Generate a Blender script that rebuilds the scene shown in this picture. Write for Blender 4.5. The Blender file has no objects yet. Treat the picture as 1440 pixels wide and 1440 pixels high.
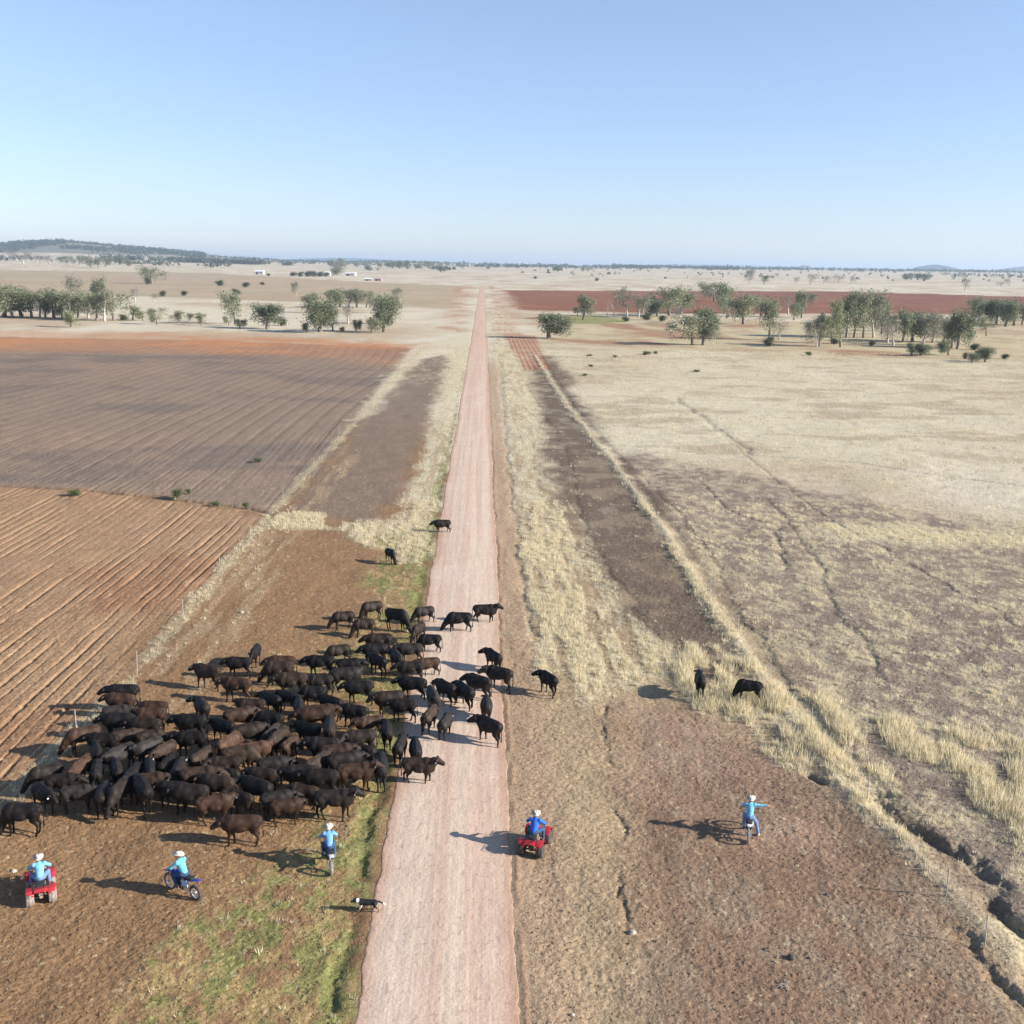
import bpy, bmesh, math, random
import numpy as np
from mathutils import Vector, Matrix

# ------------------------------------------------------------------ camera, sky, sun, exposure
SC = bpy.context.scene
COL = SC.collection
CAM_X, CAM_H, FPX = 1.36, 24.0, 1500.0          # metres, metres, focal length for a 1440 px frame
PITCH = math.atan(343 / FPX)
YAW = math.atan(44 / FPX)
ROLL = math.radians(0.8)
cam_d = bpy.data.cameras.new('camera')
cam_d.sensor_width = 36; cam_d.lens = 36 * FPX / 1440
cam_d.clip_start = 0.5; cam_d.clip_end = 60000
cam = bpy.data.objects.new('camera', cam_d); COL.objects.link(cam)
CM = (Matrix.Translation((CAM_X, 0, CAM_H)) @ Matrix.Rotation(-YAW, 4, 'Z')
      @ Matrix.Rotation(math.pi / 2 - PITCH, 4, 'X') @ Matrix.Rotation(ROLL, 4, 'Z'))
cam.matrix_world = CM
SC.camera = cam

SUN_EL = math.radians(23)
SUN_AZ = math.atan2(1.0, -0.25)                   # clockwise from +Y
wd = bpy.data.worlds.new('World'); SC.world = wd; wd.use_nodes = True
nt = wd.node_tree
sky = nt.nodes.new('ShaderNodeTexSky'); sky.sky_type = 'NISHITA'; sky.sun_disc = False
sky.sun_elevation = SUN_EL; sky.sun_rotation = SUN_AZ
sky.air_density = 1.0; sky.dust_density = 0.0; sky.ozone_density = 2.6; sky.altitude = 300
tint = nt.nodes.new('ShaderNodeVectorMath'); tint.operation = 'MULTIPLY'; 
geo = nt.nodes.new('ShaderNodeTexCoord'); sep = nt.nodes.new('ShaderNodeSeparateXYZ'); nt.links.new(geo.outputs['Generated'], sep.inputs[0])
rampn = nt.nodes.new('ShaderNodeValToRGB'); nt.links.new(sep.outputs[2], rampn.inputs[0]); rampn.color_ramp.elements[0].position = 0.0; rampn.color_ramp.elements[0].color = (.57, .685, .95, 1)
rampn.color_ramp.elements[1].position = .30; rampn.color_ramp.elements[1].color = (1, 1, 1, 1)
m2 = nt.nodes.new('ShaderNodeVectorMath'); m2.operation = 'MULTIPLY'; m2.inputs[1].default_value = (1.38, 1.20, 1.15); nt.links.new(rampn.outputs[0], m2.inputs[0]); nt.links.new(m2.outputs[0], tint.inputs[1])
nt.links.new(sky.outputs[0], tint.inputs[0]); nt.links.new(tint.outputs[0], nt.nodes['Background'].inputs[0])
nt.nodes['Background'].inputs[1].default_value = 0.084
sl = bpy.data.lights.new('sun', 'SUN'); sl.energy = 5.0; sl.angle = math.radians(0.55); sl.color = (1.0, 0.93, 0.84)
so = bpy.data.objects.new('sun', sl); COL.objects.link(so)
so.rotation_euler = Vector((math.sin(SUN_AZ) * math.cos(SUN_EL), math.cos(SUN_AZ) * math.cos(SUN_EL), math.sin(SUN_EL))).to_track_quat('Z', 'Y').to_euler()
vs = SC.view_settings
vs.view_transform = 'Standard'; vs.look = 'None'; vs.exposure = 1.0; vs.gamma = 1
SC.cycles.max_bounces = 5; SC.cycles.diffuse_bounces = 2; SC.cycles.glossy_bounces = 2
SC.cycles.volume_bounces = 0; SC.cycles.transparent_max_bounces = 6

R = random.Random(11)
RN = np.random.default_rng(5)
PI = math.pi

# ------------------------------------------------------------------ helpers
def s2l(c):
    return tuple((x / 255 / 12.92) if x / 255 < 0.04045 else ((x / 255 + 0.055) / 1.055) ** 2.4 for x in c)
KLIT = 1.42
def alb(r, g, b):
    "albedo of a level surface that the sun shows as this sRGB colour"
    return np.array([x / KLIT for x in s2l((r, g, b))]) * np.array([1.02, 1.03, .96])

def tag(o, label=None, cat=None, group=None, kind=None):
    if label: o['label'] = label
    if cat: o['category'] = cat
    if group: o['group'] = group
    if kind: o['kind'] = kind
    return o
def empty(name, loc=(0, 0, 0), rz=0, scale=1):
    o = bpy.data.objects.new(name, None); o.empty_display_size = 0.2
    COL.objects.link(o); o.location = loc; o.rotation_euler = (0, 0, rz); o.scale = (scale,) * 3
    return o
def link(name, me, mat=None, parent=None, smooth=False):
    o = bpy.data.objects.new(name, me); COL.objects.link(o)
    if mat is not None and not me.materials: me.materials.append(mat)
    if parent is not None: o.parent = parent
    if smooth: me.polygons.foreach_set('use_smooth', [True] * len(me.polygons))
    return o
def np_mesh(name, V, F, col=None):
    "V (n,3); F (m,3|4) index array"
    me = bpy.data.meshes.new(name)
    V = np.asarray(V, np.float32); F = np.asarray(F, np.int32); k = F.shape[1]
    me.vertices.add(len(V)); me.vertices.foreach_set('co', V.ravel())
    me.loops.add(F.size); me.loops.foreach_set('vertex_index', F.ravel())
    me.polygons.add(len(F)); me.polygons.foreach_set('loop_start', np.arange(0, F.size, k, dtype=np.int32))
    me.update(calc_edges=True)
    if col is not None:
        a = me.attributes.new('col', 'FLOAT_COLOR', 'POINT')
        c = np.ones((len(V), 4), np.float32); c[:, :3] = col
        a.data.foreach_set('color', c.ravel())
    return me
class MB:
    "collects shapes into one mesh"
    def __init__(s): s.v = []; s.f = []
    def add(s, v, f):
        n = len(s.v); s.v += [tuple(p) for p in v]; s.f += [tuple(i + n for i in q) for q in f]; return s
    def box(s, c, d, rot=None, taper=1.0):
        m = rot or Matrix.Identity(3); v = []
        for z in (-1, 1):
            t = taper if z > 0 else 1
            for x, y in ((-1, -1), (1, -1), (1, 1), (-1, 1)):
                v.append(m @ Vector((x * d[0] / 2 * t, y * d[1] / 2 * t, z * d[2] / 2)) + Vector(c))
        return s.add(v, [(3, 2, 1, 0), (4, 5, 6, 7), (0, 1, 5, 4), (1, 2, 6, 5), (2, 3, 7, 6), (3, 0, 4, 7)])
    def tube(s, pts, rad, n=8):
        pts = [Vector(p) for p in pts]
        if not hasattr(rad, '__len__'): rad = [rad] * len(pts)
        v = []; f = []; up = None
        for i, p in enumerate(pts):
            d = (pts[min(i + 1, len(pts) - 1)] - pts[max(i - 1, 0)]).normalized()
            if up is None or abs(up.dot(d)) > 0.95: up = Vector((0, 0, 1)) if abs(d.z) < 0.9 else Vector((1, 0, 0))
            a = d.cross(up).normalized(); b = a.cross(d).normalized(); up = b
            for k in range(n):
                t = 2 * PI * k / n; v.append(p + (a * math.cos(t) + b * math.sin(t)) * rad[i])
        for i in range(len(pts) - 1):
            for k in range(n):
                f.append((i * n + k, i * n + (k + 1) % n, (i + 1) * n + (k + 1) % n, (i + 1) * n + k))
        f.append(tuple(range(n))[::-1]); f.append(tuple(range((len(pts) - 1) * n, len(pts) * n)))
        return s.add(v, f)
    def torus(s, c, R_, r, axis='Y', n=24, m=8, flat=1.0):
        v = []; f = []
        for i in range(n):
            t = 2 * PI * i / n
            for j in range(m):
                u = 2 * PI * j / m; q = R_ + r * math.cos(u); h = r * math.sin(u) * flat
                p = {'Y': (q * math.cos(t), h, q * math.sin(t)), 'Z': (q * math.cos(t), q * math.sin(t), h), 'X': (h, q * math.cos(t), q * math.sin(t))}[axis]
                v.append(Vector(p) + Vector(c))
        for i in range(n):
            for j in range(m):
                f.append((i * m + j, i * m + (j + 1) % m, ((i + 1) % n) * m + (j + 1) % m, ((i + 1) % n) * m + j))
        return s.add(v, f)
    def loft(s, secs):
        "secs: list of closed rings with equal counts"
        n = len(secs[0]); v = [p for r in secs for p in r]; f = []
        for i in range(len(secs) - 1):
            for k in range(n): f.append((i * n + k, i * n + (k + 1) % n, (i + 1) * n + (k + 1) % n, (i + 1) * n + k))
        f.append(tuple(range(n))[::-1]); f.append(tuple(range((len(secs) - 1) * n, len(secs) * n)))
        return s.add(v, f)
    def sweep(s, path, w, th, yc=0):
        "a curved plate: path of (x,z), half width w (number or list), thickness th"
        w = w if hasattr(w, '__len__') else [w] * len(path)
        secs = []
        for (x, z), h in zip(path, w):
            secs.append([(x, yc - h, z - th * .6), (x, yc + h, z - th * .6), (x, yc + h, z), (x, yc + h * .6, z + th), (x, yc - h * .6, z + th), (x, yc - h, z)])
        return s.loft(secs)
    def mesh(s, name, bevel=0, smooth=False):
        me = bpy.data.meshes.new(name); me.from_pydata(s.v, [], s.f); me.update()
        bm = bmesh.new(); bm.from_mesh(me)
        bmesh.ops.recalc_face_normals(bm, faces=bm.faces)
        if bevel: bmesh.ops.bevel(bm, geom=list(bm.edges), offset=bevel, segments=2, affect='EDGES', clamp_overlap=True)
        for q in bm.faces: q.smooth = smooth
        bm.to_mesh(me); bm.free(); return me
    def build(s, name, mat, parent=None, bevel=0, smooth=False):
        return link(name, s.mesh(name, bevel, smooth), mat, parent)

# value noise
_T = RN.permutation(4096).astype(np.int64); _VV = RN.random(4096)
def vn(x, y, seed=0):
    x = np.asarray(x, float) + seed * 37.7; y = np.asarray(y, float) + seed * 91.3
    xi = np.floor(x).astype(np.int64); yi = np.floor(y).astype(np.int64)
    fx = x - xi; fy = y - yi; fx = fx * fx * (3 - 2 * fx); fy = fy * fy * (3 - 2 * fy)
    def h(a, b): return _VV[_T[(a + _T[b & 4095]) & 4095]]
    return (h(xi, yi) * (1 - fx) + h(xi + 1, yi) * fx) * (1 - fy) + (h(xi, yi + 1) * (1 - fx) + h(xi + 1, yi + 1) * fx) * fy
def fbm(x, y, seed=0, o=4, g=0.5):
    s = 0; a = 1; t = 0
    for i in range(o):
        s = s + a * vn(x * 2 ** i, y * 2 ** i, seed + i * 7); t += a; a *= g
    return s / t
def sst(a, b, x):
    t = np.clip((x - a) / (b - a), 0, 1); return t * t * (3 - 2 * t)

# ------------------------------------------------------------------ the lie of the land
def h_base(X, Y):
    X = np.asarray(X, float); Y = np.asarray(Y, float)
    Yc = np.maximum(Y, 1.0)
    s = X / Yc
    left = sst(-0.08, -0.45, s)
    ramp = np.clip((Y - 1450) / 4600, 0, 1) ** 1.15
    fall = np.clip((Y - 7500) / 9000, 0, 1)
    z = ramp * (37 + left * 34) - fall * 30
    z = z + ramp * 5 * (vn(X / 900, Y / 1400, 3) - 0.5) + np.clip((Y - 450) / 900, 0, 1) * 1.2 * (vn(X / 300, Y / 400, 9) - .5)
    # the wooded ridge
    rd = np.exp(-((s + 0.385) / 0.062) ** 2 - ((Y - 6300) / 900) ** 2) * 54 + np.exp(-((s + 0.30) / 0.075) ** 2 - ((Y - 6500) / 800) ** 2) * 30 + np.exp(-((s + 0.56) / 0.1) ** 2 - ((Y - 6500) / 900) ** 2) * 36
    rd = rd + np.exp(-((s + 0.07) / 0.06) ** 2 - ((Y - 6900) / 800) ** 2) * 12
    return z + rd
CAMP = Vector((CAM_X, 0, CAM_H)); RM = CM.to_3x3()
def ray(px, py):
    return (RM @ Vector(((px - 720) / FPX, (720 - py) / FPX, -1))).normalized()
def at(px, py, h=0.0):
    "where the line of sight through a pixel of the photo meets the land (or a height h above it)"
    d = ray(px, py); py0 = py
    while d.z > -0.0004 and False: pass
    t0 = 20.0; t = 20.0; z0 = None
    while t < 26000:
        p = CAMP + d * t
        g = p.z - h - float(h_base(p.x, p.y))
        if g < 0:
            a, b = t0, t
            for _ in range(30):
                m = (a + b) / 2; q = CAMP + d * m
                if q.z - h - float(h_base(q.x, q.y)) < 0: b = m
                else: a = m
            q = CAMP + d * b; return q.x, q.y
        t0 = t; t *= 1.02
    p = CAMP + d * 9000; return p.x, p.y
def poly(pts): return np.array([at(*p) for p in pts])
def sdist(P, X, Y):
    "signed distance to a polygon, positive inside"
    n = len(P); d = np.full(X.shape, 1e9); ins = np.zeros(X.shape, bool)
    for i in range(n):
        ax, ay = P[i]; bx, by = P[(i + 1) % n]
        ex, ey = bx - ax, by - ay; L = ex * ex + ey * ey + 1e-9
        t = np.clip(((X - ax) * ex + (Y - ay) * ey) / L, 0, 1)
        d = np.minimum(d, (X - ax - t * ex) ** 2 + (Y - ay - t * ey) ** 2)
        c = ((ay > Y) != (by > Y)); 
        if ey != 0: ins ^= c & (X < ex * (Y - ay) / ey + ax)
    d = np.sqrt(d); return np.where(ins, d, -d)
def ldist(P, X, Y):
    "distance to a polyline, and how far along (0..1)"
    d = np.full(X.shape, 1e9)
    for i in range(len(P) - 1):
        ax, ay = P[i]; bx, by = P[i + 1]; ex, ey = bx - ax, by - ay; L = ex * ex + ey * ey + 1e-9
        t = np.clip(((X - ax) * ex + (Y - ay) * ey) / L, 0, 1)
        d = np.minimum(d, (X - ax - t * ex) ** 2 + (Y - ay - t * ey) ** 2)
    return np.sqrt(d)
ROAD_HW = 2.72
def road_edge(Y, side):
    return ROAD_HW + 0.22 * (vn(Y / 6, side * 5.0, 20) - .5) + 0.14 * (vn(Y / 1.3, side * 9.0, 21) - .5) + .10 * (vn(Y / .3, side * 9.0, 22) - .5)

PG = {k: poly(v) for k, v in dict(
    upper=[(-500, 464), (0, 474), (300, 479), (578, 489), (525, 560), (450, 660), (384, 722), (345, 713), (230, 700), (120, 688), (-500, 660)],
    orange=[(-500, 458), (0, 464), (300, 470), (586, 484), (560, 512), (500, 506), (250, 494), (-500, 486)],
    lower=[(-700, 655), (120, 690), (345, 715), (378, 726), (290, 815), (200, 905), (100, 1010), (0, 1115), (-300, 1420), (-900, 1500)],
    dark=[(588, 505), (630, 497), (603, 600), (566, 700), (520, 738), (408, 722), (460, 655), (520, 575)],
    lverge=[(640, 470), (668, 470), (645, 600), (622, 730), (600, 800), (500, 760), (480, 735), (550, 728), (590, 640), (612, 560)],
    lvergetop=[(588, 486), (668, 470), (655, 520), (570, 545), (500, 590), (540, 540)],
    lpale=[(390, 722), (455, 722), (460, 745), (360, 745)],
    rverge=[(686, 430), (716, 430), (735, 520), (790, 610), (815, 700), (835, 760), (880, 850), (1000, 940), (1080, 1010), (1000, 1010), (930, 960), (830, 985), (760, 940), (735, 860), (722, 700), (705, 560)],
    rdark=[(746, 500), (780, 500), (842, 600), (902, 680), (992, 850), (1068, 932), (1010, 948), (935, 915), (860, 850), (812, 760), (780, 670), (755, 570)],
    rred=[(708, 472), (752, 472), (775, 520), (735, 520)],
    bare=[(850, 1010), (925, 965), (1040, 1020), (1140, 1090), (1210, 1150), (1300, 1230), (1400, 1330), (1560, 1560), (880, 1560), (868, 1300), (850, 1150)],
    rgrey=[(860, 625), (990, 660), (1190, 700), (1700, 790), (2000, 1500), (1600, 1480), (1300, 1160), (1150, 1010), (1040, 880), (930, 720)],
    rtall=[(1090, 960), (1160, 970), (1230, 1010), (1340, 1020), (1600, 1060), (1600, 1200), (1420, 1180), (1330, 1130), (1290, 1150), (1160, 1060)],
    rtuss=[(930, 900), (1000, 905), (1075, 940), (1130, 1010), (1190, 1090), (1120, 1080), (1040, 1030), (960, 1000), (915, 950)],
    redband=[(706, 408), (900, 409), (1180, 410), (1500, 419), (1900, 428), (1900, 449), (1500, 443), (1150, 441), (950, 441), (726, 436)],
    lbrown=[(-600, 374), (0, 380), (300, 384), (450, 393), (650, 402), (638, 436), (560, 430), (400, 424), (180, 416), (0, 414), (-600, 408)],
    rendred=[(642, 402), (665, 401), (648, 470), (622, 462), (630, 430)],
    rendred2=[(688, 402), (712, 403), (740, 474), (700, 474)],
    green=[(530, 755), (606, 740), (596, 830), (580, 900), (566, 1010), (546, 1110), (520, 1300), (488, 1440), (480, 1560), (80, 1560), (180, 1400), (290, 1280), (370, 1180), (470, 1130), (515, 1060), (500, 990), (400, 965), (430, 915), (500, 860)],
    creek=[(735, 446), (900, 444), (1100, 452), (1500, 450), (1900, 460), (1900, 520), (1440, 508), (1200, 500), (900, 490), (770, 478)],
    creekgreen=[(785, 443), (850, 444), (890, 452), (850, 456), (790, 455)],
    palestrip=[(1140, 740), (1440, 745), (1700, 760), (1700, 790), (1440, 772), (1190, 758)],
).items()}
PL = {k: poly(v) for k, v in dict(
    fenceL=[(596, 487), (540, 552), (441, 656), (375, 728), (290, 830), (193, 945), (108, 1030), (20, 1125), (-120, 1270)],
    ditchL=[(655, 520), (637, 600), (622, 700), (604, 800), (582, 900), (560, 1000), (541, 1100), (522, 1190), (503, 1290), (486, 1380), (468, 1500)],
    crackR=[(862, 985), (852, 1045), (850, 1110), (866, 1170), (880, 1215), (876, 1262), (888, 1310)],
    gully=[(1195, 1095), (1262, 1150), (1330, 1185), (1378, 1208), (1400, 1262), (1432, 1330), (1470, 1400)],
    gully2=[(1335, 1300), (1380, 1352), (1440, 1425), (1480, 1480)],
    hole=[(1138, 1090), (1156, 1101)],
    ridgeR=[(752, 500), (800, 575), (862, 650), (930, 745), (1000, 850), (1060, 940), (1110, 1010), (1180, 1090), (1290, 1200), (1365, 1285), (1420, 1330)],
    trackA=[(1000, 600), (1068, 655), (1150, 720), (1290, 800), (1440, 885), (1600, 960)],
    trackB=[(1080, 700), (1140, 780), (1165, 840), (1200, 890), (1240, 955)],
    trackC=[(870, 640), (935, 700), (985, 760), (1040, 860), (1110, 960), (1190, 1060)],
    trackD=[(950, 560), (1060, 640), (1200, 650), (1330, 670), (1500, 690)],
    trackE=[(985, 680), (1030, 720), (1090, 740), (1100, 800)],
    trackF=[(740, 540), (800, 640), (822, 740), (870, 820), (930, 900)],
    boundL=[(-500, 658), (120, 689), (345, 714), (385, 724)],
    vergetrack=[(700, 500), (714, 640), (732, 800), (752, 900)],
).items()}
# ------------------------------------------------------------------ ground
C_PALE = alb(228, 214, 187); C_STRAW = alb(208, 192, 162); C_SOIL = alb(162, 128, 98); C_ORANGE = alb(204, 147, 110)
C_GREYB = alb(157, 136, 121); C_LOWER = alb(180, 146, 117); C_DARK = alb(137, 119, 104); C_BARE = alb(157, 129, 109)
C_RED = alb(148, 97, 76); C_GRN = alb(146, 147, 94); C_GREY = alb(164, 147, 134); C_WHITE = alb(228, 214, 194)
C_TAN = alb(192, 164, 138); C_CREEK = alb(206, 188, 154); C_WOOD = alb(118, 120, 104)
def mixc(c, t, m):
    m = m[..., None]; return c * (1 - m) + np.asarray(t) * m
def ground_all(X, Y):
    "height detail, albedo and grass density"
    n1 = fbm(X / 9, Y / 14, 1, 4); n2 = fbm(X / 2.2, Y / 3.0, 2, 4); n3 = fbm(X / 40, Y / 60, 3, 4); nf = fbm(X / .45, Y / .45, 4, 3)
    near = np.clip(1 - (Y - 60) / 260, 0, 1)
    w = (n1 - .5) * 9 + (n2 - .5) * 7 + (nf - .5) * 1.5 * near; 
    def M(k, soft=1.2, warp=1.0, X_=X, Y_=Y): return sst(-soft, soft, sdist(PG[k], X_, Y_) + w * warp)
    FAR = Y > 200
    c = np.empty(X.shape + (3,)); c[:] = C_WHITE
    # general dry plain, a little patchy
    c = mixc(c, C_TAN, np.clip((n3 - .46) * 3.2, 0, .7))
    c = mixc(c, C_STRAW, np.clip((n1 - .5) * 2.5, 0, .55))
    fld = sst(6, 12, X) * sst(110, 150, Y) * sst(440, 380, Y); hs = fbm(X / 11, Y / 6, 17, 4, .6); c = mixc(c, alb(226, 212, 184), fld * .5); c = mixc(c, alb(186, 166, 142), fld * sst(.5, .66, hs) * .65)
    near_l = (X < 0) & (Y < 330); 
    c = mixc(c, C_SOIL, sst(.5, -.5, X) * sst(190, 150, Y))
    c = mixc(c, C_STRAW, sst(-.5, .5, X) * sst(115, 85, Y))
    g = np.zeros(X.shape)
    # right: verge, fields
    m = M('rgrey', 3, 1.3); mm = m * (0.55 + .45 * sst(.35, .6, n2)); c = mixc(c, C_GREY, mm); mt = fbm(X / .95, Y / 1.1, 19, 4, .6); c = mixc(c, alb(140, 122, 112), m * sst(.5, .38, mt) * .6); c = mixc(c, alb(212, 196, 168), m * sst(.52, .64, mt) * .45); g = np.where(m > .5, np.minimum(g, .2), g); g = np.maximum(g, m * (.03 + .36 * sst(.52, .62, mt)))
    paleR = sst(6, 10, X) * (1 - m) * sst(95, 130, Y) * sst(420, 300, Y); g = np.maximum(g, paleR * .28)
    mp = M('palestrip', 2, .8); c = mixc(c, C_PALE, mp * .8); g = np.maximum(g, mp * .6)
    m = M('creek', 6, .8); c = mixc(c, C_CREEK, m * .8); c = mixc(c, C_TAN, m * np.clip((n1 - .5) * 4, 0, .8)); c = mixc(c, C_RED * 1.25, m * sst(.63, .72, n3) * .6)
    m = M('creekgreen', 3, .8); c = mixc(c, C_GRN, m * .8)
    mr = sst(2.4, 2.9, X) * sst(24, 15, X) * sst(120, 85, Y); c = mixc(c, alb(186, 158, 128), mr * .75)
    m = M('rverge', 1.6, .4); streak = fbm(X / .7, Y / 5.5, 31, 4, .6)
    c = mixc(c, alb(186, 162, 132), m * .6); c = mixc(c, C_PALE, m * sst(.36, .56, streak) * .9); g = np.maximum(g, m * (.08 + .92 * sst(.42, .56, streak)))
    mv = sst(2.5, 2.9, X) * sst(5.4, 4.2, X + (n2 - .5) * 1.6) * sst(330, 200, Y); c = mixc(c, alb(190, 160, 136), mv * .8); g = g * (1 - mv * .85)
    m = M('rdark', 2.2, .45); c = mixc(c, alb(128, 111, 99), m * (.72 + .28 * sst(.3, .6, n2))); g = g * (1 - m * .93)
    m = M('rred', 1.0, .2); c = mixc(c, C_RED * 1.5, m * .65); g = g * (1 - m * .6); fur2 = m
    m = M('bare', 2.0, .5); c = mixc(c, C_BARE, m); c = mixc(c, C_DARK * 1.02, m * sst(.45, .7, n1) * .55); c = mixc(c, alb(184, 152, 134), m * sst(.45, .68, fbm(X / 5, Y / 5, 14, 3)) * .6); c = mixc(c, alb(176, 158, 138), m * sst(.50, .64, fbm(X / 1.6, Y / 3, 15, 4, .6)) * .4); g = g * (1 - m * .96)
    m = M('rtall', 1.6, .7); tallm = m * sst(.36, .52, fbm(X / 1.6, Y / 2.6, 33, 3)); m2 = M('rtuss', 1.2, .5); tallm = np.maximum(tallm, m2 * sst(.46, .56, fbm(X / .8, Y / 3.2, 34, 3)) * .9); c = mixc(c, C_PALE, tallm * .7); g = np.maximum(g, tallm * 1.5)
    m = M('redband', 8, 1.2); c = mixc(c, C_RED, m * .95); c = mixc(c, alb(140, 92, 78), m * sst(.45, .6, n3) * sst(150, 420, X) * .7); c = mixc(c, alb(190, 128, 100), m * sst(.62, .75, n3) * .4)
    m = M('lbrown', 10, 1.0); c = mixc(c, alb(186, 160, 134), m * (.85 - .4 * sst(.45, .65, n3)));
    c = mixc(c, alb(176, 176, 140), m * sst(.55, .7, fbm(X / 120, Y / 60, 8, 3)) * .35)
    for k in ('rendred', 'rendred2'):
        m = M(k, 4, .8); c = mixc(c, alb(194, 148, 122), m * (.2 + .5 * sst(.45, .65, n1)))
    # left side
    mu = M('upper', 1.4, .25); c = mixc(c, C_GREYB, mu); cs = fbm(X / 16, Y / 26, 41, 4); c = mixc(c, alb(168, 142, 124), mu * sst(.52, .7, cs) * .6); c = mixc(c, alb(130, 117, 112), mu * sst(.48, .34, fbm(X / 26, Y / 15, 43, 4)) * .6)
    c = mixc(c, C_ORANGE * .9, mu * sst(260, 330, Y + X * .25 + (n3 - .5) * 120) * .4)
    mo = M('orange', 16, 1.6); c = mixc(c, C_ORANGE, mo * (.45 + .5 * sst(.4, .6, fbm(X / 30, Y / 20, 44, 3))))
    ml = M('lower', 1.2, .3); c = mixc(c, C_LOWER, ml); c = mixc(c, alb(168, 126, 98), ml * sst(.5, .68, n1) * .7); c = mixc(c, alb(196, 158, 126), ml * sst(.6, .72, n2) * .35)
    m = M('dark', 1.8, .45); c = mixc(c, alb(146, 126, 112), m * .95); dk = m
    m = np.maximum(M('lverge', .9, .4), M('lvergetop', 2.0, .8) * sst(.35, .55, n2)); m = m * (1 - dk * .8); c = mixc(c, C_PALE * .95, m * (.5 + .45 * sst(.35, .6, streak))); g = np.maximum(g, m * (.25 + .6 * sst(.4, .6, streak)))
    m = M('lpale', .6, .25); c = mixc(c, C_PALE, m * .7); g = np.maximum(g, m * .9)
    # fence strip of dry grass with wheel tracks
    df = ldist(PL['fenceL'], X, Y); m = sst(.8, .2, df + (n2 - .5) * 1.4) * sst(60, 70, Y + 20) ; c = mixc(c, C_STRAW, m * .55); g = np.maximum(g, m * .28)
    off = X - np.interp(Y, PL['fenceL'][::-1, 1], PL['fenceL'][::-1, 0])
    m = sst(.2, .6, off) * sst(5.4, 4.2, off) * sst(155, 130, Y) * sst(44, 55, Y); strip = sst(.42, .62, fbm(X / .7, Y / 6, 35, 3)); c = mixc(c, alb(188, 162, 132), m * strip * .6); g = np.maximum(g, m * strip * .07)
    # the trampled corner with its green pick
    m = M('green', 1.0, .6); gp = sst(.49, .60, fbm(X / 1.6, Y / 2.6, 51, 3) * .5 + fbm(X / .45, Y / .6, 52, 3) * .5); c = mixc(c, alb(186, 162, 116), m * .75 * sst(.35, .6, fbm(X / .5, Y / .7, 53, 3))); c = mixc(c, C_GRN, m * gp * .75)
    ge = sst(.75, .25, np.abs(X + ROAD_HW + .75 + (n2 - .5) * .8)) * sst(24, 30, Y) * sst(190, 110, Y); c = mixc(c, alb(146, 150, 96), ge * .7 * sst(.35, .55, n2 * .5 + nf * .5)); 
    green = np.maximum(m * gp, ge * .8)
    g = np.where(X < 0, np.maximum(g, m * .04), g)
    # specks: dung, clods, dry straw
    sp = vn(X / .16, Y / .22, 61); soil = np.clip(1 - g * 1.4, 0, 1) * sst(170, 90, Y)
    c = mixc(c, C_DARK * .55, soil * sst(.80, .90, sp) * .4 * sst(.35, .6, n1)); c = mixc(c, C_DARK * .4, soil * sst(.88, .94, vn(X / .34, Y / .34, 63)) * .35); c = mixc(c, C_STRAW * 1.1, soil * sst(.84, .94, vn(X / .14, Y / .2, 62)) * .5)
    # far woods' floor
    # heights
    z = np.zeros(X.shape)
    clod = (nf - .5) * .05 + (fbm(X / .15, Y / .15, 6, 2) - .5) * .055
    z += clod * near * np.where(X > -90, 1, .5); z += (n2 - .5) * .16 * near + (n1 - .5) * .35 * np.clip((np.abs(X) - 3) / 6, 0, 1)
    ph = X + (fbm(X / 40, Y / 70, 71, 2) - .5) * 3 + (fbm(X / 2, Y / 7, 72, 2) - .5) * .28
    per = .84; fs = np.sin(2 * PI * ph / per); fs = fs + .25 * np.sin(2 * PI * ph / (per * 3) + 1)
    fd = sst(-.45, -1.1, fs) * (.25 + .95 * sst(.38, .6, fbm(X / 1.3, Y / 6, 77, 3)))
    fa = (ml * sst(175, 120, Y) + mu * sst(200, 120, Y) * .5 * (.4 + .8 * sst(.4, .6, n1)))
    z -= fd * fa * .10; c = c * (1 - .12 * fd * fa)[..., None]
    # broader wavy lines further out, and in the small red patch
    ph2 = X + (fbm(X / 60, Y / 110, 75, 2) - .5) * 9; f2 = sst(.35, .95, np.sin(2 * PI * ph2 / 3.1)) * sst(90, 160, Y)
    z -= f2 * mu * .05 * sst(380, 250, Y); c = c * (1 - .07 * f2 * mu)[..., None]
    f3 = np.sin(2 * PI * X / 1.3); z += f3 * .05 * fur2; 
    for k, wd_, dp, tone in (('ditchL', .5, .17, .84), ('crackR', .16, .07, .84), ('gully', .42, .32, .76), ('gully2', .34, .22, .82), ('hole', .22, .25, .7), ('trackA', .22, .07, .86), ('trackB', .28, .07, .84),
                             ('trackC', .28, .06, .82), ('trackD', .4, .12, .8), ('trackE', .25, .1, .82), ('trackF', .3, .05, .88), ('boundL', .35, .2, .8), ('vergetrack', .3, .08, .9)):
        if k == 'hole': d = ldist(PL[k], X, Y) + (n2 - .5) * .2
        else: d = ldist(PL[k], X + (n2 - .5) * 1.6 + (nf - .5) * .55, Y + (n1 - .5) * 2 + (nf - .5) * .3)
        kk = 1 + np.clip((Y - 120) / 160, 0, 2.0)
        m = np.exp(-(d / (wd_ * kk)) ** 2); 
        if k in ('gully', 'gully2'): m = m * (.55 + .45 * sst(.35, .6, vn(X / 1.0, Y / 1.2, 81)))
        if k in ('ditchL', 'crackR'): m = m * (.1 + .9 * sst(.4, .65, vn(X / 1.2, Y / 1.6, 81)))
        z -= m * dp; c = c * (1 - (1 - tone) * m)[..., None]; g = g * (1 - .8 * m)
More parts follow.
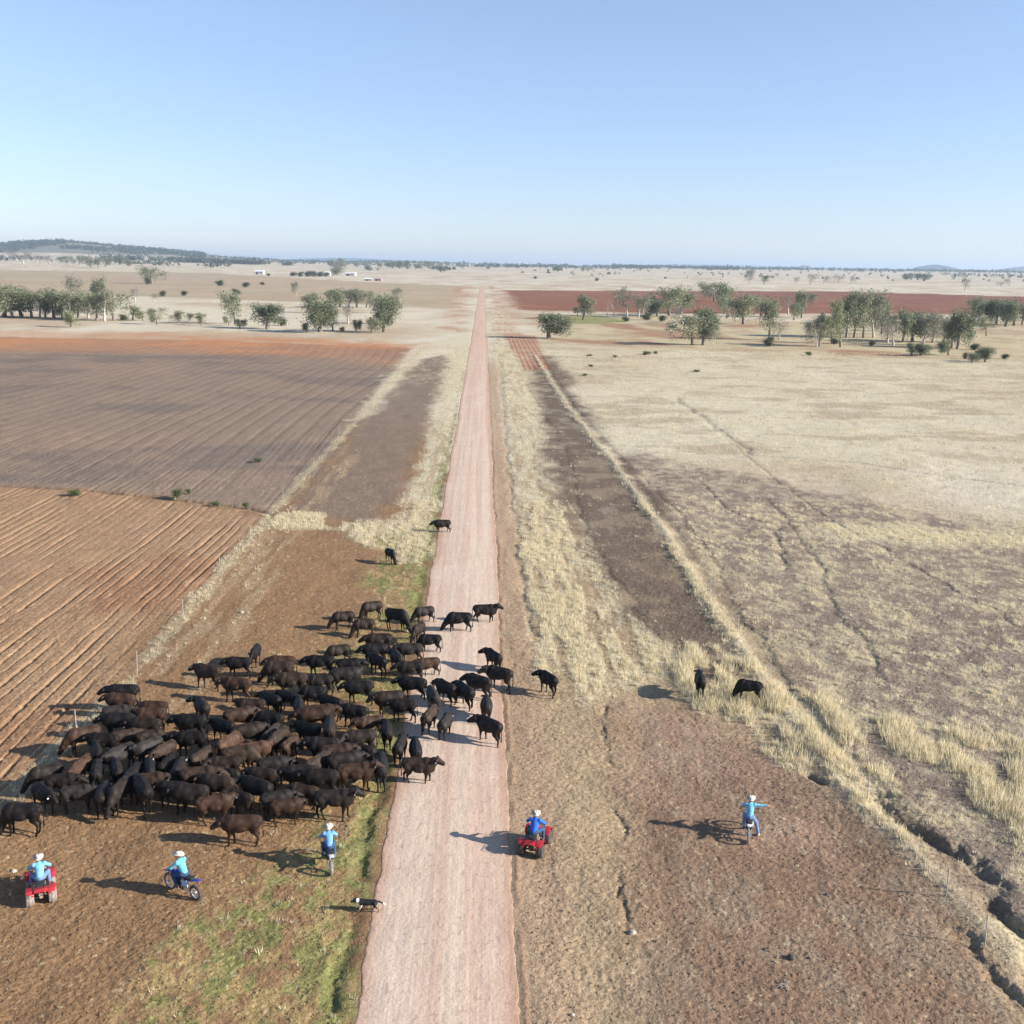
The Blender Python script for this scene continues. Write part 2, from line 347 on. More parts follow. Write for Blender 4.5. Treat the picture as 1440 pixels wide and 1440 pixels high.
    # bank of pale grass along the old fence line on the east side
    d = ldist(PL['ridgeR'], X + (n2 - .5) * .9, Y); m = np.exp(-(d / .55) ** 2) * sst(25, 45, Y); z += m * .16; c = mixc(c, C_PALE, m * .55 * sst(20, 45, Y)); gr = m * sst(.35, .5, n2) * sst(34, 46, Y) * 1.1; g = np.maximum(g, gr)
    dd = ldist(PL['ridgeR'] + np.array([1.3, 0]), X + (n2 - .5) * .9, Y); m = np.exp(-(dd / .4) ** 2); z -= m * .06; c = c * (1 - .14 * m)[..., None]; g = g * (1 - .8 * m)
    # keep it below the road, with a small graded windrow on the east edge
    ax = np.abs(X); er = road_edge(Y, 1); el = road_edge(Y, -1); e = np.where(X > 0, er, el)
    under = sst(-.04, -.3, ax - e) * (Y < 1560)
    z = z * (1 - sst(.9, .1, ax - e)) ; win = np.exp(-((X - er - .16) / .13) ** 2) * sst(.3, .5, vn(Y / 1.7, X * 0, 90)) * sst(260, 160, Y)
    z += win * .035; c = mixc(c, alb(160, 122, 104), win * .45); z -= under * .14
    g = g * sst(.05, .5, ax - e)
    wd2 = sst(.55, .75, h_base(X, Y) / 90 + (vn(X / 260, Y / 500, 95) - .5) * .2) * (Y > 5200); c = mixc(c, C_WOOD, wd2 * .8)
    return z, np.clip(c, .01, .9), g, green

def mat(name, rough=.9, col=(.5, .5, .5), attr=False, noise=None, bump=None, spec=.3, metal=0, objcol=False, tl=0):
    m = bpy.data.materials.new(name); m.use_nodes = True; n = m.node_tree.nodes; l = m.node_tree.links
    b = n['Principled BSDF']; b.inputs['Roughness'].default_value = rough; b.inputs['Base Color'].default_value = (*col, 1)
    b.inputs['Specular IOR Level'].default_value = spec; b.inputs['Metallic'].default_value = metal
    tc = n.new('ShaderNodeTexCoord'); src = None
    if attr: a = n.new('ShaderNodeAttribute'); a.attribute_name = 'col'; src = a.outputs['Color']
    if objcol: a = n.new('ShaderNodeObjectInfo'); src = a.outputs['Color']
    if noise:
        cur = src
        for sc, lo, hi, strc in noise:
            mp = n.new('ShaderNodeMapping'); mp.inputs['Scale'].default_value = strc
            l.new(tc.outputs['Object'], mp.inputs[0])
            t = n.new('ShaderNodeTexNoise'); t.inputs['Scale'].default_value = sc; t.inputs['Detail'].default_value = 3; t.inputs['Roughness'].default_value = .65
            l.new(mp.outputs[0], t.inputs['Vector'])
            r = n.new('ShaderNodeMapRange'); r.inputs[1].default_value = .3; r.inputs[2].default_value = .7; r.inputs[3].default_value = lo; r.inputs[4].default_value = hi
            l.new(t.outputs[0], r.inputs[0])
            v = n.new('ShaderNodeVectorMath'); v.operation = 'SCALE'
            if cur is None: v.inputs[0].default_value = col
            else: l.new(cur, v.inputs[0])
            l.new(r.outputs[0], v.inputs['Scale']); cur = v.outputs[0]
        src = cur
    if src is not None: l.new(src, b.inputs['Base Color'])
    if bump:
        prev = None
        for sc, dist, strc in bump:
            mp = n.new('ShaderNodeMapping'); mp.inputs['Scale'].default_value = strc; l.new(tc.outputs['Object'], mp.inputs[0])
            t = n.new('ShaderNodeTexNoise'); t.inputs['Scale'].default_value = sc; t.inputs['Detail'].default_value = 4; t.inputs['Roughness'].default_value = .6; l.new(mp.outputs[0], t.inputs['Vector'])
            u = n.new('ShaderNodeBump'); u.inputs['Distance'].default_value = dist; u.inputs['Strength'].default_value = .8
            l.new(t.outputs[0], u.inputs['Height'])
            if prev is not None: l.new(prev, u.inputs['Normal'])
            prev = u.outputs[0]
        l.new(prev, b.inputs['Normal'])
    if tl:
        o = n['Material Output']; t = n.new('ShaderNodeBsdfTranslucent'); mx = n.new('ShaderNodeMixShader'); mx.inputs[0].default_value = tl
        if src is not None: l.new(src, t.inputs[0])
        else: t.inputs[0].default_value = (*col, 1)
        l.new(b.outputs[0], mx.inputs[1]); l.new(t.outputs[0], mx.inputs[2]); l.new(mx.outputs[0], o.inputs[0])
    return m
I3 = (1, 1, 1)
M_GROUND = mat('dry_soil_and_grass', 1, attr=True, spec=.05, noise=[(2.3, .9, 1.1, I3), (.35, .93, 1.07, I3), (6.5, .74, 1.22, I3), (15, .8, 1.17, I3)], bump=[(5, .055, I3), (15, .05, I3)])  # soil mottle; the finer noise also paints speckle of sunlit clods and their shade
M_ROAD = mat('graded_gravel', 1, attr=True, spec=.08, noise=[(2.2, .96, 1.04, (1.6, .06, 1)), (.5, .95, 1.05, I3), (14, .88, 1.12, I3)], bump=[(7, .03, I3), (1.6, .02, (2.4, .06, 1))])

# rows spaced as distance grows, columns fanned out
Ys = [6.0]
while Ys[-1] < 26000:
    y = Ys[-1]; d = (y * y + CAM_H ** 2) / (CAM_H * 1067) * .62
    d = max(.045, min(d, 14 if y < 900 else (45 if y < 9000 else 900)));
    if y < 26: d = .3
    Ys.append(y + d)
Ys = np.array(Ys)
cs_ = np.concatenate([np.linspace(-1.6, -.62, 70, endpoint=False), np.linspace(-.62, .66, 1400), np.linspace(.66, 1.6, 70)[1:]])
XX = CAM_X + cs_[None, :] * (Ys[:, None] + 12.0); YY = np.repeat(Ys[:, None], len(cs_), 1)
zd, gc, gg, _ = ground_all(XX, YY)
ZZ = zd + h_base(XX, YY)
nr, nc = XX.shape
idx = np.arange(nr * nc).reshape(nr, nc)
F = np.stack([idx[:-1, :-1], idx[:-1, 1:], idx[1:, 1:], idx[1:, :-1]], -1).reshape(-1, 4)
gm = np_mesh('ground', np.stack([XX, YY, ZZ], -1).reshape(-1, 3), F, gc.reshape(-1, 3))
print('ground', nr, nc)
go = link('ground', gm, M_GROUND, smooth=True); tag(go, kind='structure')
# the country round about, beyond the fan and behind the camera
mb = MB()
mb.v = [(-45000, -30000, -4), (45000, -30000, -4), (45000, 45000, -4), (-45000, 45000, -4)]; mb.f = [(0, 1, 2, 3)]
tag(mb.build('terrain', mat('plain_soil', 1, tuple(C_STRAW), noise=[(.01, .85, 1.15, I3)])), kind='structure')
def gz(x, y):
    a, b, c_, d = ground_all(np.array([[float(x)]]), np.array([[float(y)]]))
    return float(a[0, 0] + h_base(x, y))

# road sheet
ry = np.concatenate([Ys[(Ys > 8) & (Ys < 1555)]])
u = np.linspace(-1, 1, 97)
yy = np.repeat(ry[:, None], len(u), 1)
uu = np.repeat(u[None, :], len(ry), 0)
xx = np.where(uu < 0, uu * road_edge(yy, -1), uu * road_edge(yy, 1))
rz = .045 * (1 - uu ** 2) + .012 + (fbm(xx / .25, yy / .6, 101, 2) - .5) * .016 + (fbm(xx / .5, yy / 30, 102, 2) - .5) * .02 - sst(.97, 1, np.abs(uu)) * .05
tr = fbm(xx / .42, yy / 40, 103, 3); pt = fbm(xx / 1.8, yy / 7, 104, 4)
rc = np.empty(xx.shape + (3,)); rc[:] = alb(229, 204, 187)
rc = mixc(rc, alb(208, 168, 150), sst(.42, .66, tr) * .38); rc = mixc(rc, alb(232, 208, 196), sst(.55, .75, pt) * .5)
rc = mixc(rc, alb(198, 150, 128), sst(.72, .98, np.abs(uu + .05 * (pt - .5) * 4)) * .6)
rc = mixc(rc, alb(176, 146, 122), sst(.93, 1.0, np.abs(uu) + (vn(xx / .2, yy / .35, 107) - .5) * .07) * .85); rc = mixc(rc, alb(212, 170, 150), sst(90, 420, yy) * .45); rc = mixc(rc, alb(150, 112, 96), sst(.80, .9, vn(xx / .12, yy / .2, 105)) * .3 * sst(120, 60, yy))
i2 = np.arange(xx.size).reshape(xx.shape)
F = np.stack([i2[:-1, :-1], i2[:-1, 1:], i2[1:, 1:], i2[1:, :-1]], -1).reshape(-1, 4)
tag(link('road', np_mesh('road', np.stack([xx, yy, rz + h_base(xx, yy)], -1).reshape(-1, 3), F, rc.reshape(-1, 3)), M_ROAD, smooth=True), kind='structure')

# far blue hills on the skyline
def hill(x0, x1, top, base, Yd, nm):
    a = ray(x0, base); b = ray(x1, base); n = 40; V = []; Fh = []
    for i in range(n + 1):
        t = i / n; px = x0 + (x1 - x0) * t
        d = ray(px, base); s_ = Yd / d.y; p = CAMP + d * s_
        hgt = (base - top) / FPX * Yd * (math.sin(PI * t) ** 1.3 * (.75 + .25 * float(vn(t * 6, x0, 7)))) 
        for j in range(7):
            q = j / 6 * PI; V.append((p.x, p.y - math.cos(q) * Yd * .05, p.z - 60 + (hgt + 60) * math.sin(q)))
    for i in range(n):
        for j in range(6): Fh.append((i * 7 + j, i * 7 + j + 1, (i + 1) * 7 + j + 1, (i + 1) * 7 + j))
    m = MB(); m.v = V; m.f = Fh; tag(m.build(nm, M_HILL, smooth=True), kind='structure')
M_HILL = mat('wooded_hill', 1, (.055, .065, .045), spec=0, noise=[(.004, .7, 1.3, I3)])
hill(1278, 1350, 371.5, 383, 12000, 'hills'); hill(1384, 1520, 374, 384, 12500, 'hills'); hill(1140, 1500, 378.5, 384, 13000, 'hills')
hill(760, 1150, 371, 376, 25000, 'hills'); hill(300, 640, 362, 371, 19000, 'hills')

# haze
m = bpy.data.materials.new('haze'); m.use_nodes = True; m.node_tree.nodes.clear()
o_ = m.node_tree.nodes.new('ShaderNodeOutputMaterial'); pv = m.node_tree.nodes.new('ShaderNodeVolumePrincipled')
pv.inputs['Density'].default_value = 7.5e-5; pv.inputs['Color'].default_value = (.66, .82, 1, 1); pv.inputs['Anisotropy'].default_value = .2
m.node_tree.links.new(pv.outputs[0], o_.inputs['Volume'])
HZ = MB().box((0, 8000, (-5 + 230) / 2), (64000, 44000, 235)).build('haze', m); tag(HZ, kind='stuff')

# ------------------------------------------------------------------ dry grass as tufts
def tuft_field(name, P, S, C, matr, nb=12, wdt=.03, hgt=.5, spread=.22, lean=.35, seed=1):
    rg = np.random.default_rng(seed); N = len(P)
    a = rg.random((N, nb)) * 2 * PI; r = np.sqrt(rg.random((N, nb))) * spread; la = a + rg.normal(0, .6, (N, nb)); ln = rg.random((N, nb)) * lean + .05
    h = hgt * (.55 + .6 * rg.random((N, nb))) * S[:, None]; r = r * S[:, None]
    bx = P[:, 0, None] + np.cos(a) * r; by = P[:, 1, None] + np.sin(a) * r; bz = P[:, 2, None] - .03
    t = rg.random((N, nb)) * PI; w = wdt * (.6 + .8 * rg.random((N, nb))) * S[:, None] ** .5
    dx = np.cos(t) * w / 2; dy = np.sin(t) * w / 2
    V = np.empty((N, nb, 3, 3))
    V[..., 0, 0] = bx - dx; V[..., 0, 1] = by - dy; V[..., 0, 2] = bz
    V[..., 1, 0] = bx + dx; V[..., 1, 1] = by + dy; V[..., 1, 2] = bz
    V[..., 2, 0] = bx + np.cos(la) * ln * h; V[..., 2, 1] = by + np.sin(la) * ln * h; V[..., 2, 2] = bz + h
    cc = C[:, None, None, :] * (.8 + .4 * rg.random((N, nb)))[..., None, None] * np.ones((1, 1, 3, 1))
    F = np.arange(N * nb * 3).reshape(-1, 3)
    return tag(link(name, np_mesh(name, V.reshape(-1, 3), F, np.clip(cc, 0, 1).reshape(-1, 3)), matr), kind='stuff')
M_GRASS = mat('dry_grass', .8, attr=True, spec=.15, tl=.42)
def scatter(n, y0, y1, fn, seed):
    rg = np.random.default_rng(seed)
    # even per metre of ground inside the view wedge
    Y = np.sqrt(rg.random(n) * (y1 ** 2 - y0 ** 2) + y0 ** 2); X = CAM_X + (rg.random(n) * 1.3 - .63) * (Y + 12)
    zd, c, g, gr = ground_all(X[None], Y[None]); keep = rg.random(n) < fn(X, Y, g[0], gr[0])
    return np.stack([X, Y, zd[0] + h_base(X, Y)], -1)[keep], g[0][keep], rg
P, g, rg = scatter(190000, 27, 110, lambda X, Y, g, gr: g * 1.0, 1)
S = (.4 + .7 * rg.random(len(P))) * (.7 + .3 * np.clip(g, 0, 1) + .75 * sst(1.0, 1.4, g)); print('tufts', len(P))
C = (alb(230, 216, 188) * 1.3)[None] * (.8 + .35 * rg.random((len(P), 1)))
tuft_field('grass', P, S, C, M_GRASS, 13, .032, .40, .2, .45, 2)
P, g, rg = scatter(170000, 110, 330, lambda X, Y, g, gr: g * .9, 3); print('tufts far', len(P))
C = (alb(228, 214, 187) * 1.12)[None] * (.8 + .35 * rg.random((len(P), 1)))
tuft_field('grass', P, .6 + .8 * rg.random(len(P)), C, M_GRASS, 9, .06, .30, .45, .5, 4)
P, g, rg = scatter(120000, 27, 130, lambda X, Y, g, gr: gr * .9, 5); print('green', len(P))
C = alb(142, 148, 92)[None] * (.55 + .7 * rg.random((len(P), 1)))
tuft_field('grass', P, .5 + .7 * rg.random(len(P)), C, M_GRASS, 9, .03, .11, .12, 1.2, 6)
# crumbs of soil and straw litter on the worked ground, for the low sun to catch
P, g, rg = scatter(230000, 27, 75, lambda X, Y, g, gr: np.where(np.abs(X) > 3.1, .75, 0) * np.clip(1 - g * 2, 0, 1), 7)
N = len(P); r_ = .014 + .034 * rg.random(N) ** 3; base = np.array([[-1, -.8, 0], [1, -.7, 0], [.2, 1, 0], [.1, 0, 1.1]])
V = P[:, None, :] + (base[None] * (1 + .5 * (rg.random((N, 4, 3)) - .5))) * r_[:, None, None] * np.array([1.2, 1.2, 1]) ; an = rg.random(N) * 6.28
dx = V[:, :, 0] - P[:, None, 0]; dy = V[:, :, 1] - P[:, None, 1]; V[:, :, 0] = P[:, None, 0] + dx * np.cos(an)[:, None] - dy * np.sin(an)[:, None]; V[:, :, 1] = P[:, None, 1] + dx * np.sin(an)[:, None] + dy * np.cos(an)[:, None]
F = (np.array([[0, 1, 3], [1, 2, 3], [2, 0, 3]])[None] + np.arange(N)[:, None, None] * 4).reshape(-1, 3)
_, cc, _, _ = ground_all(P[None, :, 0], P[None, :, 1]); cc = np.clip(np.repeat((cc[0] * (.7 + .5 * rg.random((N, 1))))[:, None], 4, 1), 0, .8)
tag(link('dirt_clods', np_mesh('dirt_clods', V.reshape(-1, 3), F, cc.reshape(-1, 3)), mat('clod', 1, attr=True, spec=0)), kind='stuff')
print('ground done')
# ------------------------------------------------------------------ continuous bodies from blended limbs
def blend_mesh(name, prims, res, ys=1.0):
    "prims: (p0, p1, r0, r1, k): tapered limbs melted together into one closed surface"
    A = np.array([[*p[0]] for p in prims] + [[*p[1]] for p in prims]); rr = max(max(p[2], p[3]) for p in prims)
    lo = A.min(0) - rr - 3 * res; hi = A.max(0) + rr + 3 * res; n = np.ceil((hi - lo) / res).astype(int) + 1
    D = np.full(n, .5)
    ax = [lo[i] + np.arange(n[i]) * res for i in range(3)]
    for p0, p1, r0, r1, k in prims:
        p0 = np.array(p0, float); p1 = np.array(p1, float); m = max(r0, r1) + k + 3 * res
        i0 = np.maximum(0, np.floor((np.minimum(p0, p1) - m - lo) / res).astype(int)); i1 = np.minimum(n, np.ceil((np.maximum(p0, p1) + m - lo) / res).astype(int) + 1)
        s = tuple(slice(a, b) for a, b in zip(i0, i1))
        x = ax[0][s[0]][:, None, None]; y = ax[1][s[1]][None, :, None]; z = ax[2][s[2]][None, None, :]
        e = p1 - p0; L = e @ e + 1e-12
        t = np.clip(((x - p0[0]) * e[0] + (y - p0[1]) * e[1] + (z - p0[2]) * e[2]) / L, 0, 1)
        d = np.sqrt((x - p0[0] - t * e[0]) ** 2 + (y - p0[1] - t * e[1]) ** 2 + (z - p0[2] - t * e[2]) ** 2) - (r0 + (r1 - r0) * t)
        h = np.maximum(k - np.abs(D[s] - d), 0) / max(k, 1e-6); D[s] = np.minimum(D[s], d) - h * h * k * .25
    ins = D < 0
    c = np.zeros(n - 1, int)
    for a in (0, 1):
        for b in (0, 1):
            for e_ in (0, 1): c += ins[a:n[0] - 1 + a, b:n[1] - 1 + b, e_:n[2] - 1 + e_]
    act = (c > 0) & (c < 8); ids = np.full(act.shape, -1); ids[act] = np.arange(act.sum())
    I = np.argwhere(act); S = np.zeros((len(I), 3)); W = np.zeros(len(I))
    cor = [(a, b, e_) for a in (0, 1) for b in (0, 1) for e_ in (0, 1)]
    for u in cor:
        for ax_ in range(3):
            if u[ax_] == 1: continue
            v = list(u); v[ax_] = 1
            du = D[tuple((I + u).T)]; dv = D[tuple((I + v).T)]; cr = (du < 0) != (dv < 0)
            t = np.where(cr, du / (du - dv + 1e-12), 0); q = np.array(u)[None] + 0.0; q = np.repeat(q, len(I), 0); q[:, ax_] += t
            S += q * cr[:, None]; W += cr
    V = lo + (I + S / W[:, None]) * res
    F = []
    for a in range(3):
        b, c_ = (a + 1) % 3, (a + 2) % 3
        s0 = [slice(0, None)] * 3; s1 = [slice(0, None)] * 3; s0[a] = slice(0, -1); s1[a] = slice(1, None)
        ch = np.argwhere(ins[tuple(s0)] != ins[tuple(s1)]); fl = ins[tuple(s0)][tuple(ch.T)]
        q = []
        for ob, oc in ((-1, -1), (0, -1), (0, 0), (-1, 0)):
            o = ch.copy(); o[:, b] += ob; o[:, c_] += oc; q.append(ids[tuple(o.T)])
        q = np.stack(q, 1); q = np.where(fl[:, None], q, q[:, ::-1]); F.append(q)
    F = np.concatenate(F); V[:, 1] *= ys
    me = np_mesh(name, V, F); me.polygons.foreach_set('use_smooth', [True] * len(F)); return me

# ------------------------------------------------------------------ cattle
def cow_prims(neck=0.0, side=0.0, ph=0.0, bulk=1.0):
    "neck: -1 grazing .. 1 head up; side: head swung to +left / -right; ph: stride"
    P = []; b = bulk
    # trunk: rump, loin, deep barrel, brisket, withers
    P += [((-.70, 0, 1.02), (-.35, 0, 1.03), .23 * b, .25 * b, .06), ((-.40, 0, .97), (.15, 0, .93), .32 * b, .36 * b, .1), ((.15, 0, .93), (.55, 0, .95), .355 * b, .31 * b, .1),
          ((-.70, 0, 1.10), (.55, 0, 1.14), .19 * b, .17 * b, .1), ((.50, 0, .76), (.74, 0, .82), .23, .17, .1), ((-.78, .13, 1.05), (-.60, .15, .90), .13, .16, .1), ((-.78, -.13, 1.05), (-.60, -.15, .90), .13, .16, .1)]
    for s in (1, -1):
        P += [((-.56, s * .17, 1.12), (-.44, s * .16, 1.10), .11, .10, .10), ((-.84, s * .11, 1.10), (-.86, s * .10, 1.04), .09, .08, .08), ((.44, s * .10, 1.16), (.52, s * .17, .88), .14, .17, .08), ((-.10, s * .20, .86), (.10, s * .20, .84), .20, .20, .05)]
    P += [((-.75, 0, 1.24), (.40, 0, 1.27), .055, .06, .05), ((.40, 0, 1.27), (.56, 0, 1.24), .09, .09, .06)]
    # neck and head
    if neck >= 0: nb = Vector((.86, side * .12, 1.07 + .16 * neck)); hd = Vector((1.04 - .10 * abs(side), side * .28, 1.00 + .28 * neck)); dr = Vector((.9, side * 1.2, -.50 + .12 * neck)).normalized()
    else: nb = Vector((.88, side * .1, .98 + .38 * neck)); hd = Vector((1.03, side * .2, .94 + .66 * neck)); dr = Vector((.55, side * .4, -.8)).normalized()
    P += [((.58, 0, 1.02), nb, .25, .175, .12), ((.60, 0, .88), tuple(nb * .7 + hd * .3 - Vector((0, 0, .08))), .22, .145, .1), (nb, hd, .17, .145, .07)]
    mz = hd + dr * .35
    P += [(hd, hd + dr * .16, .158, .140, .05), (hd + dr * .13, mz, .130, .112, .05), (mz, mz + dr * .02, .112, .100, .03)]
    sd = dr.cross(Vector((0, 0, 1))).normalized(); up = sd.cross(dr).normalized()
    for s in (-1, 1):
        P += [(hd + sd * s * .10 + up * .05 - dr * .03, hd + sd * s * .24 + up * .06 - dr * .03, .042, .064, .02), (hd + sd * s * .24 + up * .06 - dr * .03, hd + sd * s * .36 + up * .03 - dr * .03, .064, .03, .02)]
    # legs
    for s, f in ((1, math.sin(ph)), (-1, -math.sin(ph))):
        x = .50; k = .16 * f; y = .17 * s; lift = max(0, f) * .05 if ph else 0
        P += [((x + .02, y, .86), (x - .01 + k * .4, y, .62), .15, .10, .08), ((x - .01 + k * .4, y, .62), (x + k * .8 + .02 * lift, y, .40 + lift), .085, .058, .04), ((x + k * .8, y, .40 + lift), (x + k * 1.1 - lift, y, .13 + lift), .046, .040, .03), ((x + k * 1.1 - lift, y, .12 + lift), (x + k * 1.2 + .05 - lift, y, .045 + lift), .044, .055, .02)]
    for s, f in ((1, -math.sin(ph + .7) if ph else 0), (-1, math.sin(ph + .7) if ph else 0)):
        x = -.66; k = .17 * f; y = .17 * s; lift = max(0, f) * .04
        P += [((x, y, .95), (x + .10 + k * .3, y * 1.05, .70), .20, .145, .08), ((x + .10 + k * .3, y * 1.05, .70), (x - .10 + k * .7, y, .46 + lift), .125, .064, .05), ((x - .10 + k * .7, y, .46 + lift), (x - .04 + k * 1.0, y, .14 + lift), .050, .040, .03), ((x - .04 + k, y, .13 + lift), (x + .02 + k * 1.1, y, .045 + lift), .044, .055, .02)]
    P += [((-.90, 0, 1.16), (-.985, .01, .98), .05, .035, .04), ((-.985, .01, .98), (-1.0, .03, .62), .030, .022, .02), ((-1.0, .03, .62), (-1.0, .04, .42), .030, .038, .02)]
    return P, hd, dr, sd
M_COAT = mat('cattle_coat', .6, objcol=True, spec=.2, noise=[(2.6, .45, 1.9, I3), (14, .8, 1.2, I3)], bump=[(30, .012, I3)])
M_TAG = mat('ear_tag_plastic', .35, (.75, .75, .72))
M_TAGB = mat('blue_tag_plastic', .35, (.1, .45, .6))
COWM = {}; XS = np.array([.90, 1, 1.14])
for key, a in dict(S=(.15, 0, 0), W=(.2, 0, .9), V=(.05, .1, 2.4), G=(-1, .2, 0), H=(-.55, -.2, .7), L=(.35, 1, .5), Rr=(.35, -1, 0), U=(.8, 0, .8)).items():
    for bi, bk in enumerate((.93, 1.05)):
        if bi and key in 'GHU': continue
        pr, hd, dr, sd = cow_prims(*a, bulk=bk); COWM[key + str(bi)] = (blend_mesh('cow', [(tuple(np.array(q[0]) * XS), tuple(np.array(q[1]) * XS), *q[2:]) for q in pr], .030, .86), Vector(np.array(hd + sd * .24 - dr * .05) * XS), dr)
tag_me = MB().box((0, 0, 0), (.012, .085, .10)).mesh('ear_tag', .004)
# (x, y in the photo, heading degrees: 0 east 90 away 180 west 270 toward, coat, pose)
CT = {'k': (.008, .0065, .006), 'n': (.014, .010, .008), 'b': (.024, .015, .010), 'r': (.040, .021, .013), 'g': (.020, .016, .014)}
CW = {'k': 'black', 'n': 'brown-black', 'b': 'dark brown', 'r': 'rusty brown', 'g': 'greyish brown'}
PW = {'S': 'standing', 'W': 'walking', 'V': 'striding', 'G': 'grazing', 'H': 'head-down', 'L': 'head-turned', 'Rr': 'head-turned', 'U': 'head-up'}
COWS = """622,738,180,n,W,t;549,780,300,k,G,t;771,960,125,k,L,;984,962,88,k,S,;1053,970,165,k,G,;682,861,0,n,U,;645,874,180,k,H,;596,862,200,g,H,;558,872,340,k,G,;522,858,215,b,G,;482,871,195,b,H,;511,880,190,b,G,
553,890,245,r,S,;588,889,245,b,H,;604,902,182,k,H,;475,920,205,b,H,;533,906,190,b,S,;527,918,188,k,S,;531,934,135,k,S,;453,937,180,k,W,;489,938,2,k,S,;558,930,110,n,S,;576,918,188,g,S,;601,935,195,r,W,;578,944,184,n,S,
648,937,150,k,W,;694,927,118,n,L,;702,955,148,n,L,;673,965,140,n,V,;629,971,135,n,S,;651,978,120,k,W,;684,995,93,n,S,;688,1026,135,n,L,;580,965,165,k,W,;609,983,108,g,S,;604,1010,70,b,W,;626,1018,75,g,V,t;589,1081,352,b,U,t;564,1054,80,n,S,;583,1055,100,k,S,
569,1018,155,n,W,;520,1022,205,r,S,;544,1034,95,n,S,;547,989,190,b,W,;567,998,172,n,S,;505,973,178,k,W,;499,1007,158,n,W,;465,993,152,k,S,;449,962,182,n,W,;487,956,8,g,S,;440,978,176,k,H,;442,1013,186,r,S,;433,1031,150,k,S,;464,1032,100,n,S,;506,1046,190,n,S,;508,1064,150,n,W,;455,1056,178,g,S,;477,1068,10,r,S,;445,1081,58,b,S,;486,1080,20,n,S,;502,1096,10,r,U,;425,1096,185,g,S,
260,965,186,k,W,;292,953,152,b,W,;333,971,168,r,W,;336,939,180,k,W,;359,922,266,k,S,t;284,1000,122,n,L,;396,939,182,r,S,;391,950,178,b,H,;411,966,180,b,S,;380,988,147,k,W,;405,984,150,n,S,;353,998,178,b,S,;425,1001,98,k,S,;447,1008,5,r,S,;342,1016,22,r,S,;374,1016,160,k,S,;269,1025,176,k,S,;313,1027,150,k,W,t;352,1039,25,b,S,;379,1036,72,g,S,;391,1046,250,b,S,;408,1050,68,r,S,t;322,1051,62,r,S,t;358,1061,12,r,S,;269,1047,180,n,W,;281,1071,68,b,L,t;385,1081,15,g,S,t;316,1081,183,b,S,t;338,1069,8,b,H,;247,1092,96,n,S,t;316,1096,160,n,W,;366,1097,172,b,S,;307,1108,158,b,S,;338,1128,148,b,S,;361,1116,150,n,W,;392,1125,22,g,S,t;404,1137,14,r,V,;471,1132,4,n,U,t;302,1137,10,r,S,t;267,1122,178,n,W,;340,1166,178,r,V,t;282,1105,5,b,S,
198,969,192,k,S,;173,984,180,k,W,;170,994,176,r,S,;166,1009,12,g,S,;216,1004,184,r,S,;212,1018,180,r,S,;204,1030,178,b,S,;168,1025,176,k,S,;117,1044,208,r,H,;172,1045,22,b,S,;212,1043,20,b,S,;167,1068,240,g,S,;137,1067,112,n,W,;209,1060,232,g,S,;231,1063,245,b,S,;113,1088,262,r,S,t;136,1091,104,k,S,;176,1088,118,n,S,;205,1087,112,k,S,;228,1083,82,n,W,;147,1121,95,n,S,;169,1117,262,n,H,t;201,1120,118,n,W,;64,1093,212,n,H,;89,1102,2,n,S,;67,1119,315,k,S,t;108,1122,12,g,S,;31,1152,181,k,G,;213,1104,4,b,S,;244,1118,172,n,S,;424,1123,165,b,S,;152,1047,178,n,S,;190,1096,80,k,S,;454,1098,172,n,S,;531,1085,95,k,S,"""
ROWS_ = []
for ln in COWS.replace('\n', '').split(';'):
    if not ln.strip(): continue
    a = ln.split(','); x, y = at(float(a[0]), float(a[1]), .72); ROWS_.append([float(a[0]), float(a[1]), x, y, float(a[2]), a[3], a[4], a[5] if len(a) > 5 else ''])
